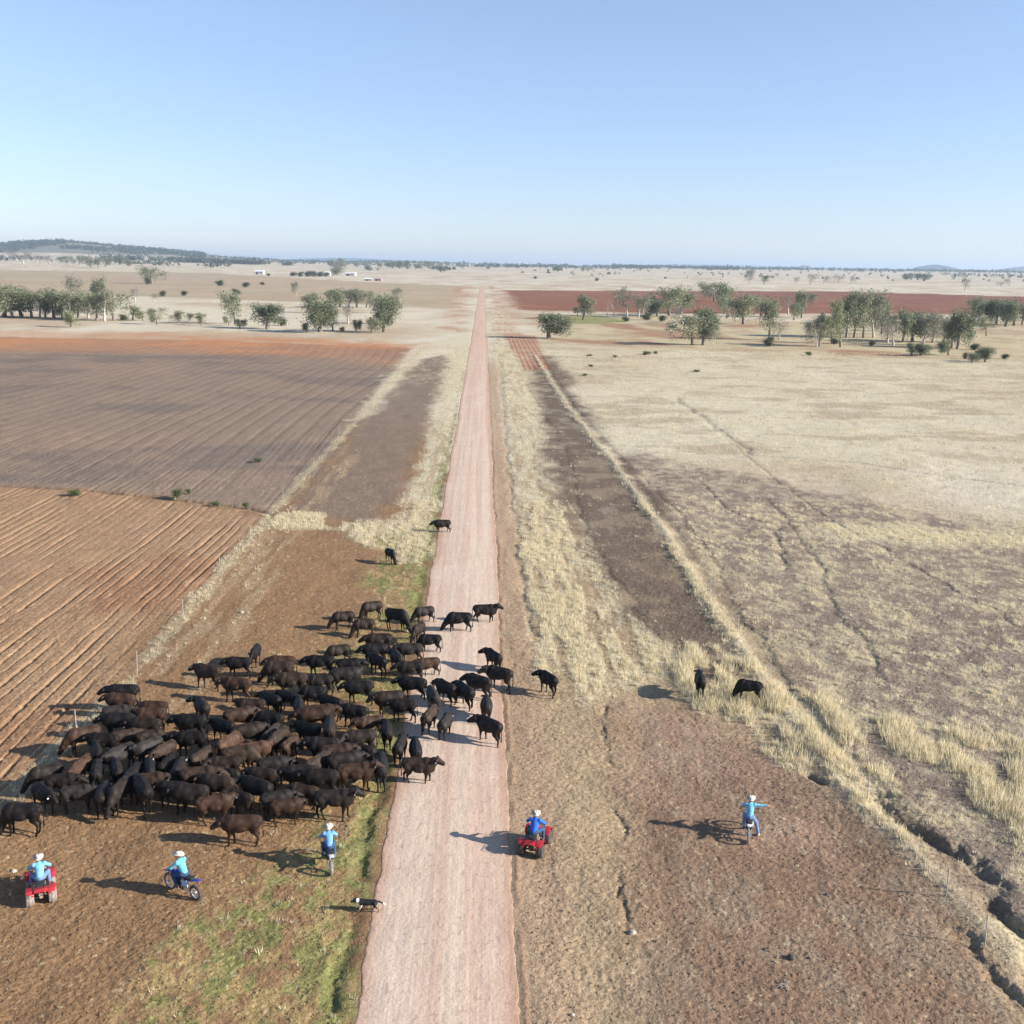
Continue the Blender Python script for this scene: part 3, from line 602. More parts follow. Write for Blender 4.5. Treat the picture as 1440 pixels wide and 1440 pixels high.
# let no two stand in each other: push apart a little
pos = np.array([[r[2], r[3]] for r in ROWS_]); hdg = np.radians([r[4] for r in ROWS_]); dirv = np.stack([np.cos(hdg), np.sin(hdg)], 1)
o3 = np.array([-.62, 0, .62])
for it in range(60):
    mv = np.zeros_like(pos); C3 = pos[:, None] + dirv[:, None] * o3[None, :, None]
    for i in range(len(pos)):
        d = C3[i][:, None, None] - C3[None]; dist = np.sqrt((d ** 2).sum(-1)) + 1e-6; ov = np.clip(.56 - dist, 0, None); ov[:, i] = 0
        mv[i] = (d / dist[..., None] * ov[..., None]).sum((0, 1, 2)) * .22
    pos += mv
HAND = {(622, 738): 'small black cow crossing the road alone, far ahead of the herd', (549, 780): 'black cow grazing alone on green roadside grass ahead of the herd', (771, 960): 'black cow alone on the dry verge beyond the road edge',
 (984, 962): 'black cow seen from behind, standing in tall dry grass tussocks', (1053, 970): 'stocky black cow grazing in dry tussocks by the old fence line', (682, 861): 'black-brown cow reaching the verge, heading the crossing',
 (645, 874): 'black cow with lowered head at the front of the road crossing', (604, 902): 'black cow with lowered head stepping off the road into the herd', (648, 937): 'black cow walking diagonally up the middle of the road',
 (694, 927): 'black cow looking back at the road edge, behind the crossing leader', (702, 955): 'big black cow on the road edge turning its head to the herd', (673, 965): 'black cow in the middle of the road group, pointing up the road',
 (629, 971): 'broad black cow at the herd side of the middle road group', (651, 978): 'slim black cow with raised head in the middle road group', (684, 995): 'black cow seen squarely from behind near the road edge',
 (688, 1026): 'last black cow on the road, looking back towards the herd', (589, 1081): 'brown cow with raised head stepping onto the road from the herd', (626, 1018): 'grey-brown cow on the road with stretched hind leg',
 (604, 1010): 'brown-backed cow on the road beside the grey-brown one', (31, 1152): 'black cow with lowered head at the furrow end, behind the herd', (340, 1166): 'brown cow trailing the herd, above the blue dirt bike',
 (359, 922): 'black cow facing the riders at the far fringe of the herd', (471, 1132): 'black-brown cow facing the road, above the rider on the white bike', (302, 1137): 'brown cow with white ear tag in the rear row, facing the road',
 (404, 1137): 'rusty cow walking towards the road beside the trailing black-brown cow', (336, 939): 'black cow walking to the furrows beside the one facing the riders'}
order = sorted(range(len(ROWS_)), key=lambda i: pos[i][1])
rank = {}; rows = []; NR = 9
her = [i for i in order if (int(ROWS_[i][0]), int(ROWS_[i][1])) not in HAND]
ORD = 'first second third fourth fifth sixth seventh eighth ninth tenth eleventh twelfth thirteenth fourteenth fifteenth sixteenth seventeenth'.split()
for k in range(NR):
    seg = her[len(her) * k // NR: len(her) * (k + 1) // NR]
    for j, i in enumerate(sorted(seg, key=lambda q: -pos[q][0])): rank[i] = (k, j)
def facing(a):
    a %= 360
    return 'facing the road' if a < 50 or a > 320 else 'facing away' if a < 140 else 'facing the furrows' if a < 235 else 'facing the riders'
for i, (px, py, x0, y0, h, coat, pose, tg) in enumerate(ROWS_):
    x, y = pos[i]; vkey = pose + ('0' if pose in 'GHU' else str(R.randint(0, 1)))
    if pose == 'S' and R.random() < .5: vkey = R.choice(['S0', 'S1', 'H0', 'L0', 'Rr0', 'V1', 'W1', 'L1'])
    me, tp, dr = COWM[vkey]; s = R.uniform(.85, 1.04) * (.9 if py < 800 else 1)
    rt = empty('cow', (x, y, max(0, 0) + gz(x, y) - .015), math.radians(h + R.uniform(-5, 5)), s)
    rt.scale = (s, s * R.uniform(.94, 1.1), s * R.uniform(.97, 1.04))
    key = (int(px), int(py))
    if key in HAND: lab = HAND[key]
    else:
        k, j = rank[i]; lab = f"{CW[coat]} cow {facing(h)}, {ORD[j]} from the road, {ORD[k]} row from the riders"
    tag(rt, lab, 'cow', 'black cattle mustered across the dirt road')
    b = bpy.data.objects.new('body', me); COL.objects.link(b); b.parent = rt
    if not me.materials: me.materials.append(M_COAT)
    v = R.uniform(.6, 1.35); b.color = tuple(min(1, c * v) for c in CT[coat]) + (1,)
    if tg or R.random() < .22:
        t = bpy.data.objects.new('ear_tag', tag_me); COL.objects.link(t); t.parent = rt; t.location = (tp.x, tp.y * .88, tp.z - .05)
        if not tag_me.materials: tag_me.materials.append(M_TAG)
        t.rotation_euler = (0, 0, math.atan2(dr.y, dr.x))
print('cows', len(ROWS_))

# ------------------------------------------------------------------ the dog
dp = [((-.26, 0, .36), (.0, 0, .35), .10, .105, .04), ((.0, 0, .345), (.22, 0, .36), .105, .115, .04), ((.22, 0, .38), (.38, .04, .44), .085, .065, .05), ((.38, .04, .44), (.44, .06, .45), .072, .07, .03), ((.44, .06, .45), (.57, .10, .40), .052, .03, .03)]
for s in (1, -1):
    dp += [((.40, .04 + s * .045, .50), (.385, .04 + s * .06, .555), .024, .008, .015)]
    f = .10 * s
    dp += [((.20, s * .07, .32), (.19 + f * .4, s * .075, .20), .05, .032, .03), ((.19 + f * .4, s * .075, .20), (.21 + f, s * .075, .035), .026, .02, .02), ((.21 + f, s * .075, .03), (.25 + f, s * .075, .02), .024, .022, .01)]
    f = -.10 * s
    dp += [((-.27, s * .07, .34), (-.22 + f * .4, s * .08, .24), .075, .045, .04), ((-.22 + f * .4, s * .08, .24), (-.33 + f * .8, s * .08, .14), .038, .023, .02), ((-.33 + f * .8, s * .08, .14), (-.29 + f, s * .08, .03), .021, .02, .02), ((-.29 + f, s * .08, .028), (-.25 + f, s * .08, .02), .024, .02, .01)]
dp += [((-.33, 0, .40), (-.46, .02, .40), .03, .026, .03), ((-.46, .02, .40), (-.62, .03, .31), .028, .03, .02)]
M_DOGB = mat('black_dog_fur', .7, (.012, .011, .012), noise=[(20, .7, 1.4, I3)], bump=[(60, .01, I3)]); M_DOGW = mat('white_dog_fur', .8, (.7, .67, .62), noise=[(20, .85, 1.1, I3)]); M_DOGT = mat('tan_dog_fur', .8, (.22, .12, .06))
x, y = at(517, 1281); dog = empty('dog', (x, y, gz(x, y) - .01), math.radians(176), 1.08)
tag(dog, 'black and white working dog trotting off the road edge into the grass', 'dog')
dm = blend_mesh('dog_body', dp, .011); dm.materials.append(M_DOGB); dm.materials.append(M_DOGW); dm.materials.append(M_DOGT)
for q in dm.polygons:
    c = q.center
    if (.28 < c.x < .37 and c.z > .28 + .0) or (c.z < .30 and c.x > .15 and c.z > .12) or c.x < -.56 or (c.x > .50 and abs(c.y - .08) < .02): q.material_index = 1
    elif c.z < .2: q.material_index = 2
link('body', dm, None, dog)

# ------------------------------------------------------------------ riders (local frame: +x is forward)
M_SKIN = mat('skin', .55, (.50, .28, .19)); M_HAIR = mat('hair', .7, (.07, .045, .03)); M_JEAN = mat('denim', .85, (.035, .07, .15), noise=[(18, .75, 1.2, I3)], bump=[(14, .02, I3)])
M_JEANL = mat('faded_denim', .85, (.13, .21, .36), noise=[(18, .8, 1.2, I3)], bump=[(14, .02, I3)]); M_BOOT = mat('brown_boot_leather', .6, (.16, .09, .05)); M_BOOTW = mat('pale_boot_leather', .6, (.5, .42, .36))
M_EYE = mat('eye', .2, (.02, .02, .02)); M_STRAW = mat('straw_hat', .85, (.62, .53, .42), noise=[(40, .85, 1.1, I3)]); M_BAND = mat('hat_band', .8, (.08, .06, .05))
def shirt_mat(nm, c): return mat(nm, .75, c, noise=[(9, .85, 1.12, I3)], bump=[(11, .03, I3)])
def vlerp(a, b, t): return tuple(Vector(a).lerp(Vector(b), t))
def person(name, J, shirt, jeans, boots, grip=(True, True), yawhead=0):
    "J: joints of the pose"
    rt = empty(name)
    hp, ch, nk, hd = J['hip'], J['chest'], J['neck'], J['head']
    H = Vector(hd); f = Vector((math.cos(yawhead), math.sin(yawhead), -.12)).normalized(); sdv = Vector((-math.sin(yawhead), math.cos(yawhead), 0))
    body = [(hp, ch, .12, .135, .05), (vlerp(hp, ch, .75), nk, .12, .06, .06), (ch, H - Vector((0, 0, .07)), .06, .052, .03),
            (H + Vector((0, 0, .03)), H - f * .02 + Vector((0, 0, .01)), .098, .095, .02), (H + f * .03 - Vector((0, 0, .05)), H + f * .055 - Vector((0, 0, .085)), .062, .04, .03),
            (H + f * .09 - Vector((0, 0, .015)), H + f * .118 - Vector((0, 0, .04)), .012, .016, .012), (H + f * .088 - Vector((0, 0, .068)), H + f * .092 - Vector((0, 0, .07)), .016, .016, .01)]
    for s in (1, -1): body += [(H + sdv * s * .095 - Vector((0, 0, .015)), H + sdv * s * .105 - Vector((0, 0, .03)) , .018, .014, .008)]
    shirtp = [(vlerp(hp, ch, -.02), ch, .145, .165, .05), (vlerp(hp, ch, .8), vlerp(ch, nk, .75), .15, .085, .08), (vlerp(ch, nk, .7), vlerp(ch, nk, .95), .075, .068, .02)]
    jp = [(vlerp(hp, ch, .06), vlerp(hp, ch, -.12), .142, .145, .05)]; bp = []; feet = []
    for i, s in enumerate((1, -1)):
        sh, el, wr, kn, an, toe = (J[k][i] for k in ('sh', 'el', 'wr', 'kn', 'an', 'toe'))
        hipj = (hp[0] + .02, hp[1] + s * .10, hp[2] - .02)
        body += [(sh, el, .058, .045, .03), (el, wr, .043, .028, .02), (ch, sh, .10, .07, .05)]
        shirtp += [(vlerp(ch, sh, .3), sh, .11, .082, .06), (sh, el, .080, .062, .03), (el, vlerp(el, wr, .93), .062, .046, .02)]
        body += [(hipj, kn, .095, .062, .04), (kn, an, .058, .038, .03), (an, toe, .042, .032, .02)]
        jp += [(hipj, kn, .115, .080, .05), (kn, vlerp(kn, an, .96), .078, .062, .03)]
        bp.append([(vlerp(kn, an, .72), an, .052, .054, .02), (an, toe, .058, .042, .03), ((an[0] - .05, an[1], an[2] - .03), an, .042, .05, .02)])
        # hand: palm, four fingers and a thumb, closed round the grip or held out
        W = Vector(wr); fd = (W - Vector(el)).normalized(); pal = W + fd * .075
        body += [(W, pal, .030, .034, .012)]
        ac = Vector((0, 1, 0)) if grip[i] else fd.cross(Vector((0, 0, 1))).normalized()
        ac = (ac - fd * ac.dot(fd)).normalized(); dn = -(ac.cross(fd).normalized()); dn = dn if dn.z < 0 else -dn
        for q, L_ in enumerate((.9, 1.0, .95, .78)):
            o = pal + ac * (q - 1.5) * .021; 
            if grip[i]: a1 = o + (fd * .8 + dn * .25) * .035 * L_; a2 = a1 + (dn * 1.0 + fd * .1) * .03 * L_; a3 = a2 + (-fd * .9 + dn * .2) * .022 * L_
            else: a1 = o + (fd + dn * .1) * .042 * L_; a2 = a1 + (fd + dn * .3) * .028 * L_; a3 = a2 + (fd + dn * .5) * .02 * L_
            body += [(o, a1, .011, .0105, .006), (a1, a2, .0105, .0095, .004), (a2, a3, .0095, .008, .004)]
        tb = W + fd * .03 - ac * s * .03; t1 = tb - ac * s * .025 + fd * .03; t2 = t1 + (fd * .8 + dn * .5) * .03
        body += [(tb, t1, .015, .012, .006), (t1, t2, .012, .009, .004)]
    cv = lambda L: [(tuple(a), tuple(b), r0, r1, k) for a, b, r0, r1, k in L]
    link('body', blend_mesh('body', cv(body), .0095), M_SKIN, rt)
    link('shirt', blend_mesh('shirt', cv(shirtp), .015), shirt, rt)
    link('jeans', blend_mesh('jeans', cv(jp), .015), jeans, rt)
    for b_ in bp: link('boot', blend_mesh('boot', cv(b_), .012), boots, rt)
    link('hair', blend_mesh('hair', cv([(H + Vector((0, 0, .045)) - f * .01, H - f * .04 - Vector((0, 0, .03)), .100, .082, .02)]), .013), M_HAIR, rt)
    for s in (1, -1):
        m = MB(); c = H + f * .088 + sdv * s * .034 + Vector((0, 0, .012)); m.tube([c - f * .01, c, c + f * .006], [.012, .011, .004], 8); m.build('eye', M_EYE, rt, smooth=True)
    # broad-brimmed hat
    hat = MB(); n = 28; rings = []
    hc = H + Vector((0, 0, .065)); up = Vector((-.10 * math.cos(yawhead), -.10 * math.sin(yawhead), 1)).normalized(); fx = (f - up * f.dot(up)).normalized(); fy = up.cross(fx)
    for r_, h_, cu in ((.215, .0, .05), (.21, -.008, .05), (.14, -.014, .01), (.10, -.01, 0)):
        rings.append([hc + fx * math.cos(t) * r_ * 1.12 + fy * math.sin(t) * r_ * .92 + up * (h_ + cu * math.sin(t) ** 2) for t in [2 * PI * k / n for k in range(n)]])
    for r_, h_ in ((.103, .0), (.102, .03), (.092, .075), (.074, .105), (.045, .10), (.012, .085)):
        rings.append([hc + fx * math.cos(t) * r_ * 1.12 + fy * math.sin(t) * r_ * .88 + up * (h_ - (.03 * (1 - abs(math.sin(t))) if h_ > .1 else 0)) for t in [2 * PI * k / n for k in range(n)]])
    hat.loft(rings); ho = hat.build('hat', M_STRAW, rt, smooth=True)
    bd = MB(); bd.loft([[hc + fx * math.cos(t) * r_ * 1.13 + fy * math.sin(t) * r_ * .89 + up * h_ for t in [2 * PI * k / n for k in range(n)]] for r_, h_ in ((.109, .004), (.1095, .028))]); bd.build('hat_band', M_BAND, ho, smooth=True)
    return rt
def pose_bike(): return dict(hip=(-.12, 0, .98), chest=(.06, 0, 1.33), neck=(.11, 0, 1.50), head=(.16, 0, 1.62), sh=[(.06, .18, 1.43), (.06, -.18, 1.43)], el=[(.24, .33, 1.22), (.24, -.33, 1.22)], wr=[(.42, .34, 1.13), (.42, -.34, 1.13)],
        kn=[(.30, .21, .86), (.30, -.21, .86)], an=[(.06, .23, .44), (.06, -.23, .44)], toe=[(.22, .24, .40), (.22, -.24, .40)])
def pose_quad(): return dict(hip=(-.20, 0, .90), chest=(.0, 0, 1.24), neck=(.06, 0, 1.41), head=(.12, 0, 1.52), sh=[(.0, .19, 1.34), (.0, -.19, 1.34)], el=[(.16, .38, 1.14), (.16, -.38, 1.14)], wr=[(.36, .35, 1.08), (.36, -.35, 1.08)],
        kn=[(.22, .30, .86), (.22, -.30, .86)], an=[(.12, .33, .46), (.12, -.33, .46)], toe=[(.30, .33, .42), (.30, -.33, .42)])
def pose_point(): return dict(hip=(-.14, 0, 1.0), chest=(.02, .0, 1.36), neck=(.06, 0, 1.53), head=(.10, -.01, 1.65), sh=[(.02, .18, 1.46), (.02, -.18, 1.46)], el=[(.22, .32, 1.26), (.05, -.45, 1.44)], wr=[(.42, .34, 1.14), (.07, -.69, 1.47)],
        kn=[(.26, .21, .86), (.06, -.30, .62)], an=[(.06, .23, .44), (-.02, -.42, .12)], toe=[(.22, .24, .40), (.14, -.45, .06)])
# ------------------------------------------------------------------ dirt bikes and quad bikes
M_RUB = mat('tyre_rubber', .9, (.07, .06, .055), noise=[(12, .7, 1.6, I3)], bump=[(60, .012, I3)]); M_RUBD = mat('dusty_tyre_rubber', .95, (.30, .25, .215), noise=[(9, .6, 1.3, I3)], bump=[(40, .015, I3)])
M_ALU = mat('bare_alloy', .38, (.62, .62, .62), metal=.85); M_STL = mat('dark_steel', .5, (.06, .06, .065), metal=.4); M_SEAT = mat('seat_vinyl', .6, (.03, .03, .032))
M_BLU = mat('blue_plastic', .4, (.025, .05, .42)); M_LBL = mat('pale_blue_plastic', .45, (.35, .45, .72)); M_WHT = mat('white_plastic', .4, (.78, .76, .74)); M_REDP = mat('red_plastic', .5, (.42, .03, .04), noise=[(5, .8, 1.1, I3)])
M_DUST = mat('dusty_tan_metal', .85, (.34, .26, .20), noise=[(9, .7, 1.2, I3)]); M_LAMP = mat('lamp_glass', .15, (.75, .70, .62)); M_RLENS = mat('red_lens', .2, (.5, .02, .02))
def wheel(parent, c, R_, r, rub, rimm, w=1.0, spokes=18):
    w_ = MB(); w_.torus((0, 0, 0), R_ - r, r, 'Y', 36, 10, w)
    for i in range(30):
        t = 2 * PI * i / 30; rot = Matrix.Rotation(-t, 3, 'Y')
        for s in (-1, 0, 1): w_.box(rot @ Vector((R_ - .004, s * r * .55 * w, 0)) if False else Vector((math.cos(t) * (R_ - .006 - abs(s) * r * .16), s * r * .6 * w, math.sin(t) * (R_ - .006 - abs(s) * r * .16))), (.022, r * .42 * w, .03), rot)
    wh = empty('wheel'); wh.parent = parent; wh.location = c
    wo = w_.build('tyre', rub, wh, smooth=False); 
    rm = MB(); rm.torus((0, 0, 0), R_ - 2 * r + .008, .012 + r * .12, 'Y', 32, 8, 1.6 * w); rm.tube([(0, -.05 * w, 0), (0, .05 * w, 0)], .035 if spokes else R_ - 2.1 * r, 16)
    for i in range(spokes):
        t = 2 * PI * i / spokes; s = (-1) ** i
        rm.tube([(math.cos(t + .3 * s) * .03, s * .035, math.sin(t + .3 * s) * .03), (math.cos(t) * (R_ - 2 * r), 0, math.sin(t) * (R_ - 2 * r))], .003, 4)
    rm.build('rim', rimm, wh, smooth=False)
    return wh
def dirt_bike(name, plastic, side, rear, rub, front=None):
    rt = empty(name); front = front or plastic
    wheel(rt, (-.70, 0, .31), .31, .052, rub, M_ALU, 1.0); wheel(rt, (.72, 0, .345), .345, .042, rub, M_ALU, 1.0)
    f = MB()
    for s in (1, -1): f.tube([(.74, s * .10, .33), (.50, s * .10, .98)], [.026, .022], 8)
    f.box((.51, 0, .95), (.06, .26, .03)); f.box((.57, 0, .80), (.06, .26, .03)); f.build('fork', M_ALU, rt)
    h = MB(); h.tube([(.44, .40, 1.06), (.47, .25, 1.08), (.49, .08, 1.02), (.49, -.08, 1.02), (.47, -.25, 1.08), (.44, -.40, 1.06)], .013, 8); h.tube([(.475, .2, 1.075), (.475, -.2, 1.075)], .009, 6)
    ho = h.build('handlebar', M_STL, rt)
    for s in (1, -1): g = MB(); g.tube([(.445, s * .40, 1.06), (.458, s * .29, 1.073)], .019, 8); g.build('grip', M_SEAT, ho)
    fr = MB(); 
    for s in (1, -1):
        fr.tube([(.47, s * .03, .90), (.20, s * .13, .72), (-.16, s * .12, .52), (-.18, s * .10, .34)], .02, 8); fr.tube([(.46, s * .03, .84), (.30, s * .07, .34), (-.16, s * .10, .30)], .017, 8)
        fr.tube([(.10, s * .12, .70), (-.50, s * .09, .82)], .013, 8); fr.tube([(-.16, s * .12, .48), (-.48, s * .09, .80)], .011, 6)
    fr.build('frame', M_STL, rt)
    sw = MB()
    for s in (1, -1): sw.tube([(-.16, s * .10, .38), (-.70, s * .10, .31)], .02, 8)
    sw.tube([(-.18, .0, .72), (-.26, 0, .40)], .035, 10); sw.build('swingarm', M_ALU, rt)
    e = MB(); e.box((.08, 0, .42), (.34, .22, .26)); e.box((.14, 0, .60), (.17, .17, .20), Matrix.Rotation(.2, 3, 'Y')); e.tube([(.02, -.16, .42), (.02, .16, .42)], .10, 14); e.build('engine', M_STL, rt, .015)
    x = MB(); x.tube([(.20, -.06, .56), (.30, -.12, .46), (.10, -.17, .50), (-.30, -.16, .62)], [.022, .024, .024, .028], 8); x.tube([(-.30, -.16, .62), (-.62, -.15, .74)], [.048, .044], 10); x.build('exhaust', M_ALU, rt, smooth=False)
    t = MB(); secs = []
    for X_, w_, z0, z1 in ((.42, .05, .84, .94), (.30, .13, .70, .98), (.12, .15, .68, .96), (-.02, .09, .72, .90)):
        secs.append([(X_, w_ * math.cos(a), (z0 + z1) / 2 + (z1 - z0) / 2 * math.sin(a)) for a in [2 * PI * k / 12 for k in range(12)]])
    t.loft(secs); t.build('tank', plastic, rt, smooth=True)
    s_ = MB(); secs = []
    for X_, w_, z1 in ((.16, .06, .955), (.0, .10, .93), (-.30, .13, .90), (-.62, .10, .93)):
        secs.append([(X_, -w_, z1 - .09), (X_, w_, z1 - .09), (X_, w_, z1 - .01), (X_, w_ * .6, z1), (X_, -w_ * .6, z1), (X_, -w_, z1 - .01)])
    s_.loft(secs); s_.build('seat', M_SEAT, rt, .008)
    MB().sweep([(-.40, .80), (-.62, .84), (-.82, .90), (-.98, .93)], [.11, .11, .10, .07], .018).build('rear_fender', rear, rt)
    MB().sweep([(.38, .76), (.62, .82), (.86, .80), (1.06, .72)], [.08, .10, .09, .05], .014).build('front_fender', front, rt)
    for s in (1, -1):
        MB().loft([[(-.50, s * .13, .74), (-.16, s * .16, .80), (-.16, s * .16, .54), (-.40, s * .14, .56)], [(-.50, s * .145, .74), (-.16, s * .178, .80), (-.16, s * .178, .54), (-.40, s * .155, .56)]]).build('side_panel', side, rt)
        MB().loft([[(.46, s * .10, .92), (.06, s * .16, .84), (.10, s * .15, .60), (.40, s * .12, .56)], [(.46, s * .115, .92), (.06, s * .175, .84), (.10, s * .165, .60), (.40, s * .135, .56)]]).build('radiator_shroud', plastic, rt)
        MB().tube([(-.04, s * .12, .36), (-.02, s * .26, .36)], .016, 6).build('footpeg', M_STL, rt)
    MB().box((.60, 0, .93), (.025, .20, .22), Matrix.Rotation(-.3, 3, 'Y')).build('number_plate', front, rt, .01)
    return rt
def quad(name, rub, back):
    rt = empty(name)
    for X_, s in ((-.60, 1), (-.60, -1), (.60, 1), (.60, -1)): wheel(rt, (X_, s * (.40 if X_ < 0 else .42), .29), .29, .10, rub, M_STL if rub is not M_RUBD else M_DUST, 1.55 if X_ < 0 else 1.2, 0)
    f = MB(); f.box((0, 0, .42), (1.15, .24, .12)); f.tube([(-.60, -.36, .29), (-.60, .36, .29)], .04, 8); f.tube([(.6, -.36, .30), (.6, .36, .30)], .025, 8)
    for s in (1, -1):
        f.tube([(-.35, s * .12, .38), (-.60, s * .28, .30)], .025, 6); f.tube([(.35, s * .12, .38), (.60, s * .30, .30)], .022, 6); f.tube([(.50, s * .16, .72), (.60, s * .30, .34)], .035, 8); f.tube([(-.45, s * .12, .66), (-.60, s * .24, .34)], .03, 8)
    f.build('frame', M_STL, rt, .006)
    e = MB(); e.box((0, 0, .50), (.42, .30, .28)); e.tube([(.0, -.19, .48), (0, .19, .48)], .11, 14); e.build('engine', M_DUST, rt, .015)
    b = MB(); secs = []
    for X_, w_, z0, z1 in ((.62, .10, .62, .78), (.46, .16, .62, .88), (.20, .16, .62, .92), (.02, .12, .66, .86)):
        secs.append([(X_, w_ * math.cos(a), (z0 + z1) / 2 + (z1 - z0) / 2 * math.sin(a)) for a in [2 * PI * k / 12 for k in range(12)]])
    b.loft(secs).build('tank', M_REDP, rt, smooth=True)
    s_ = MB(); secs = []
    for X_, w_, z1 in ((.10, .09, .90), (-.10, .14, .85), (-.42, .17, .84), (-.66, .14, .86)):
        secs.append([(X_, -w_, z1 - .12), (X_, w_, z1 - .12), (X_, w_, z1 - .015), (X_, w_ * .6, z1), (X_, -w_ * .6, z1), (X_, -w_, z1 - .015)])
    s_.loft(secs).build('seat', M_SEAT, rt, .01)
    for s in (1, -1):
        arc = [(-.60 + .40 * math.cos(a), .33 + .38 * math.sin(a)) for a in [math.radians(q) for q in (15, 35, 60, 90, 115, 135)]]
        MB().sweep(arc, [.12, .14, .15, .16, .15, .13], .014, s * .38).build('rear_fender', M_REDP, rt)
        arc = [(.60 + .40 * math.cos(a), .34 + .38 * math.sin(a)) for a in [math.radians(q) for q in (12, 35, 60, 90, 120, 148)]]
        MB().sweep(arc, [.10, .13, .15, .16, .15, .13], .014, s * .40).build('front_fender', M_REDP, rt)
        MB().box((0, s * .36, .37), (.46, .18, .03)).build('footwell', M_STL, rt, .008)
        g = MB(); g.tube([(.86, s * .20, .62), (.90, s * .20, .62)], [.05, .065], 12); g.build('headlight', M_LAMP, rt)
        MB().box((-.97, s * .30, .58), (.03, .09, .05)).build('tail_light', M_RLENS, rt, .006)
    MB().sweep([(-.62, .735), (-.78, .72), (-.92, .66)], [.24, .25, .24], .014).build('tail_panel', M_REDP, rt)
    for X_, L_, nm in ((.62, .46, 'front_rack'), (-.66, .50, 'rear_rack')):
        r_ = MB()
        for s in (1, -1): r_.tube([(X_ - L_ / 2, s * .30, .84), (X_ + L_ / 2, s * .30, .84)], .011, 6); r_.tube([(X_, s * .20, .66), (X_, s * .26, .83)], .01, 6)
        for k in range(6): q = X_ - L_ / 2 + L_ * k / 5; r_.tube([(q, -.30, .842), (q, .30, .842)], .009, 6)
        r_.build(nm, M_STL, rt)
    h = MB(); h.tube([(.40, .40, 1.0), (.44, .25, 1.02), (.48, .06, .98), (.48, -.06, .98), (.44, -.25, 1.02), (.40, -.40, 1.0)], .013, 8); h.tube([(.48, 0, .98), (.58, 0, .72)], .025, 8); ho = h.build('handlebar', M_STL, rt)
    for s in (1, -1): g = MB(); g.tube([(.403, s * .40, 1.0), (.425, s * .29, 1.013)], .02, 8); g.build('grip', M_SEAT, ho)
    bp = MB(); bp.tube([(.84, -.26, .42), (.90, -.26, .66), (.90, .26, .66), (.84, .26, .42)], .018, 8); bp.build('bull_bar', M_STL, rt)
    x = MB(); x.tube([(-.30, -.16, .56), (-.80, -.17, .60)], [.05, .055], 12); x.build('exhaust', M_DUST, rt)
    d = MB(); d.tube([(-.60, -.06, .30), (-.60, .06, .30)], .085, 12); d.box((-.72, 0, .46), (.10, .16, .07)); d.tube([(-.72, .0, .42), (-.88, 0, .40)], .018, 6); d.build('differential', back, rt)
    return rt
def place(o, px, py, deg, dz=0.0):
    x, y = at(px, py, .35); o.location = (x, y, gz(x, y) + dz); o.rotation_euler = (0, 0, math.radians(deg)); return o
def mount(p, v):
    p.location = v.location; p.rotation_euler = v.rotation_euler
SB = shirt_mat('sky_blue_cotton', (.17, .43, .58)); SB2 = shirt_mat('mid_blue_cotton', (.14, .33, .60)); SB3 = shirt_mat('royal_blue_cotton', (.02, .13, .52)); SB4 = shirt_mat('aqua_cotton', (.13, .45, .56))
q1 = place(quad('quad_bike', M_RUBD, M_DUST), 57, 1243, 113); tag(q1, 'red quad bike with dusty pale tyres on the ploughed soil', 'quad bike', 'red quad bikes')
p = person('person', pose_quad(), SB, M_JEANL, M_BOOT); mount(p, q1); tag(p, 'rider in pale blue shirt and straw hat astride the dusty quad bike', 'person')
q2 = place(quad('quad_bike', M_RUB, M_STL), 752, 1181, 72); tag(q2, 'red quad bike with dark tyres on the gravel shoulder of the road', 'quad bike', 'red quad bikes')
p = person('person', pose_quad(), SB3, M_JEAN, M_BOOT, yawhead=.2); mount(p, q2); tag(p, 'rider in royal blue shirt and straw hat on the roadside quad bike', 'person')
b1 = place(dirt_bike('dirt_bike', M_BLU, M_LBL, M_BLU, M_RUB), 257, 1244, 146); tag(b1, 'blue dirt bike seen from the side on trampled soil', 'dirt bike', 'dirt bikes')
p = person('person', pose_bike(), SB4, M_JEAN, M_BOOT, yawhead=.5); mount(p, b1); tag(p, 'rider in aqua shirt leaning to the handlebar of the blue dirt bike', 'person')
b2 = place(dirt_bike('dirt_bike', M_STL, M_STL, M_WHT, M_RUBD), 463, 1206, 104); tag(b2, 'dark dirt bike with white rear fender following the herd on dry grass', 'dirt bike', 'dirt bikes')
p = person('person', pose_bike(), SB2, M_JEAN, M_BOOT); mount(p, b2); tag(p, 'rider in mid blue shirt seen from behind, on the grass verge', 'person')
b3 = place(dirt_bike('dirt_bike', M_WHT, M_WHT, M_WHT, M_RUBD), 1053, 1162, 75); tag(b3, 'white dirt bike with dusty tyres alone on the bare brown paddock', 'dirt bike', 'dirt bikes')
p = person('person', pose_point(), SB, M_JEANL, M_BOOTW, grip=(True, False)); mount(p, b3); tag(p, 'rider in light blue shirt with one arm held straight out, foot down', 'person')
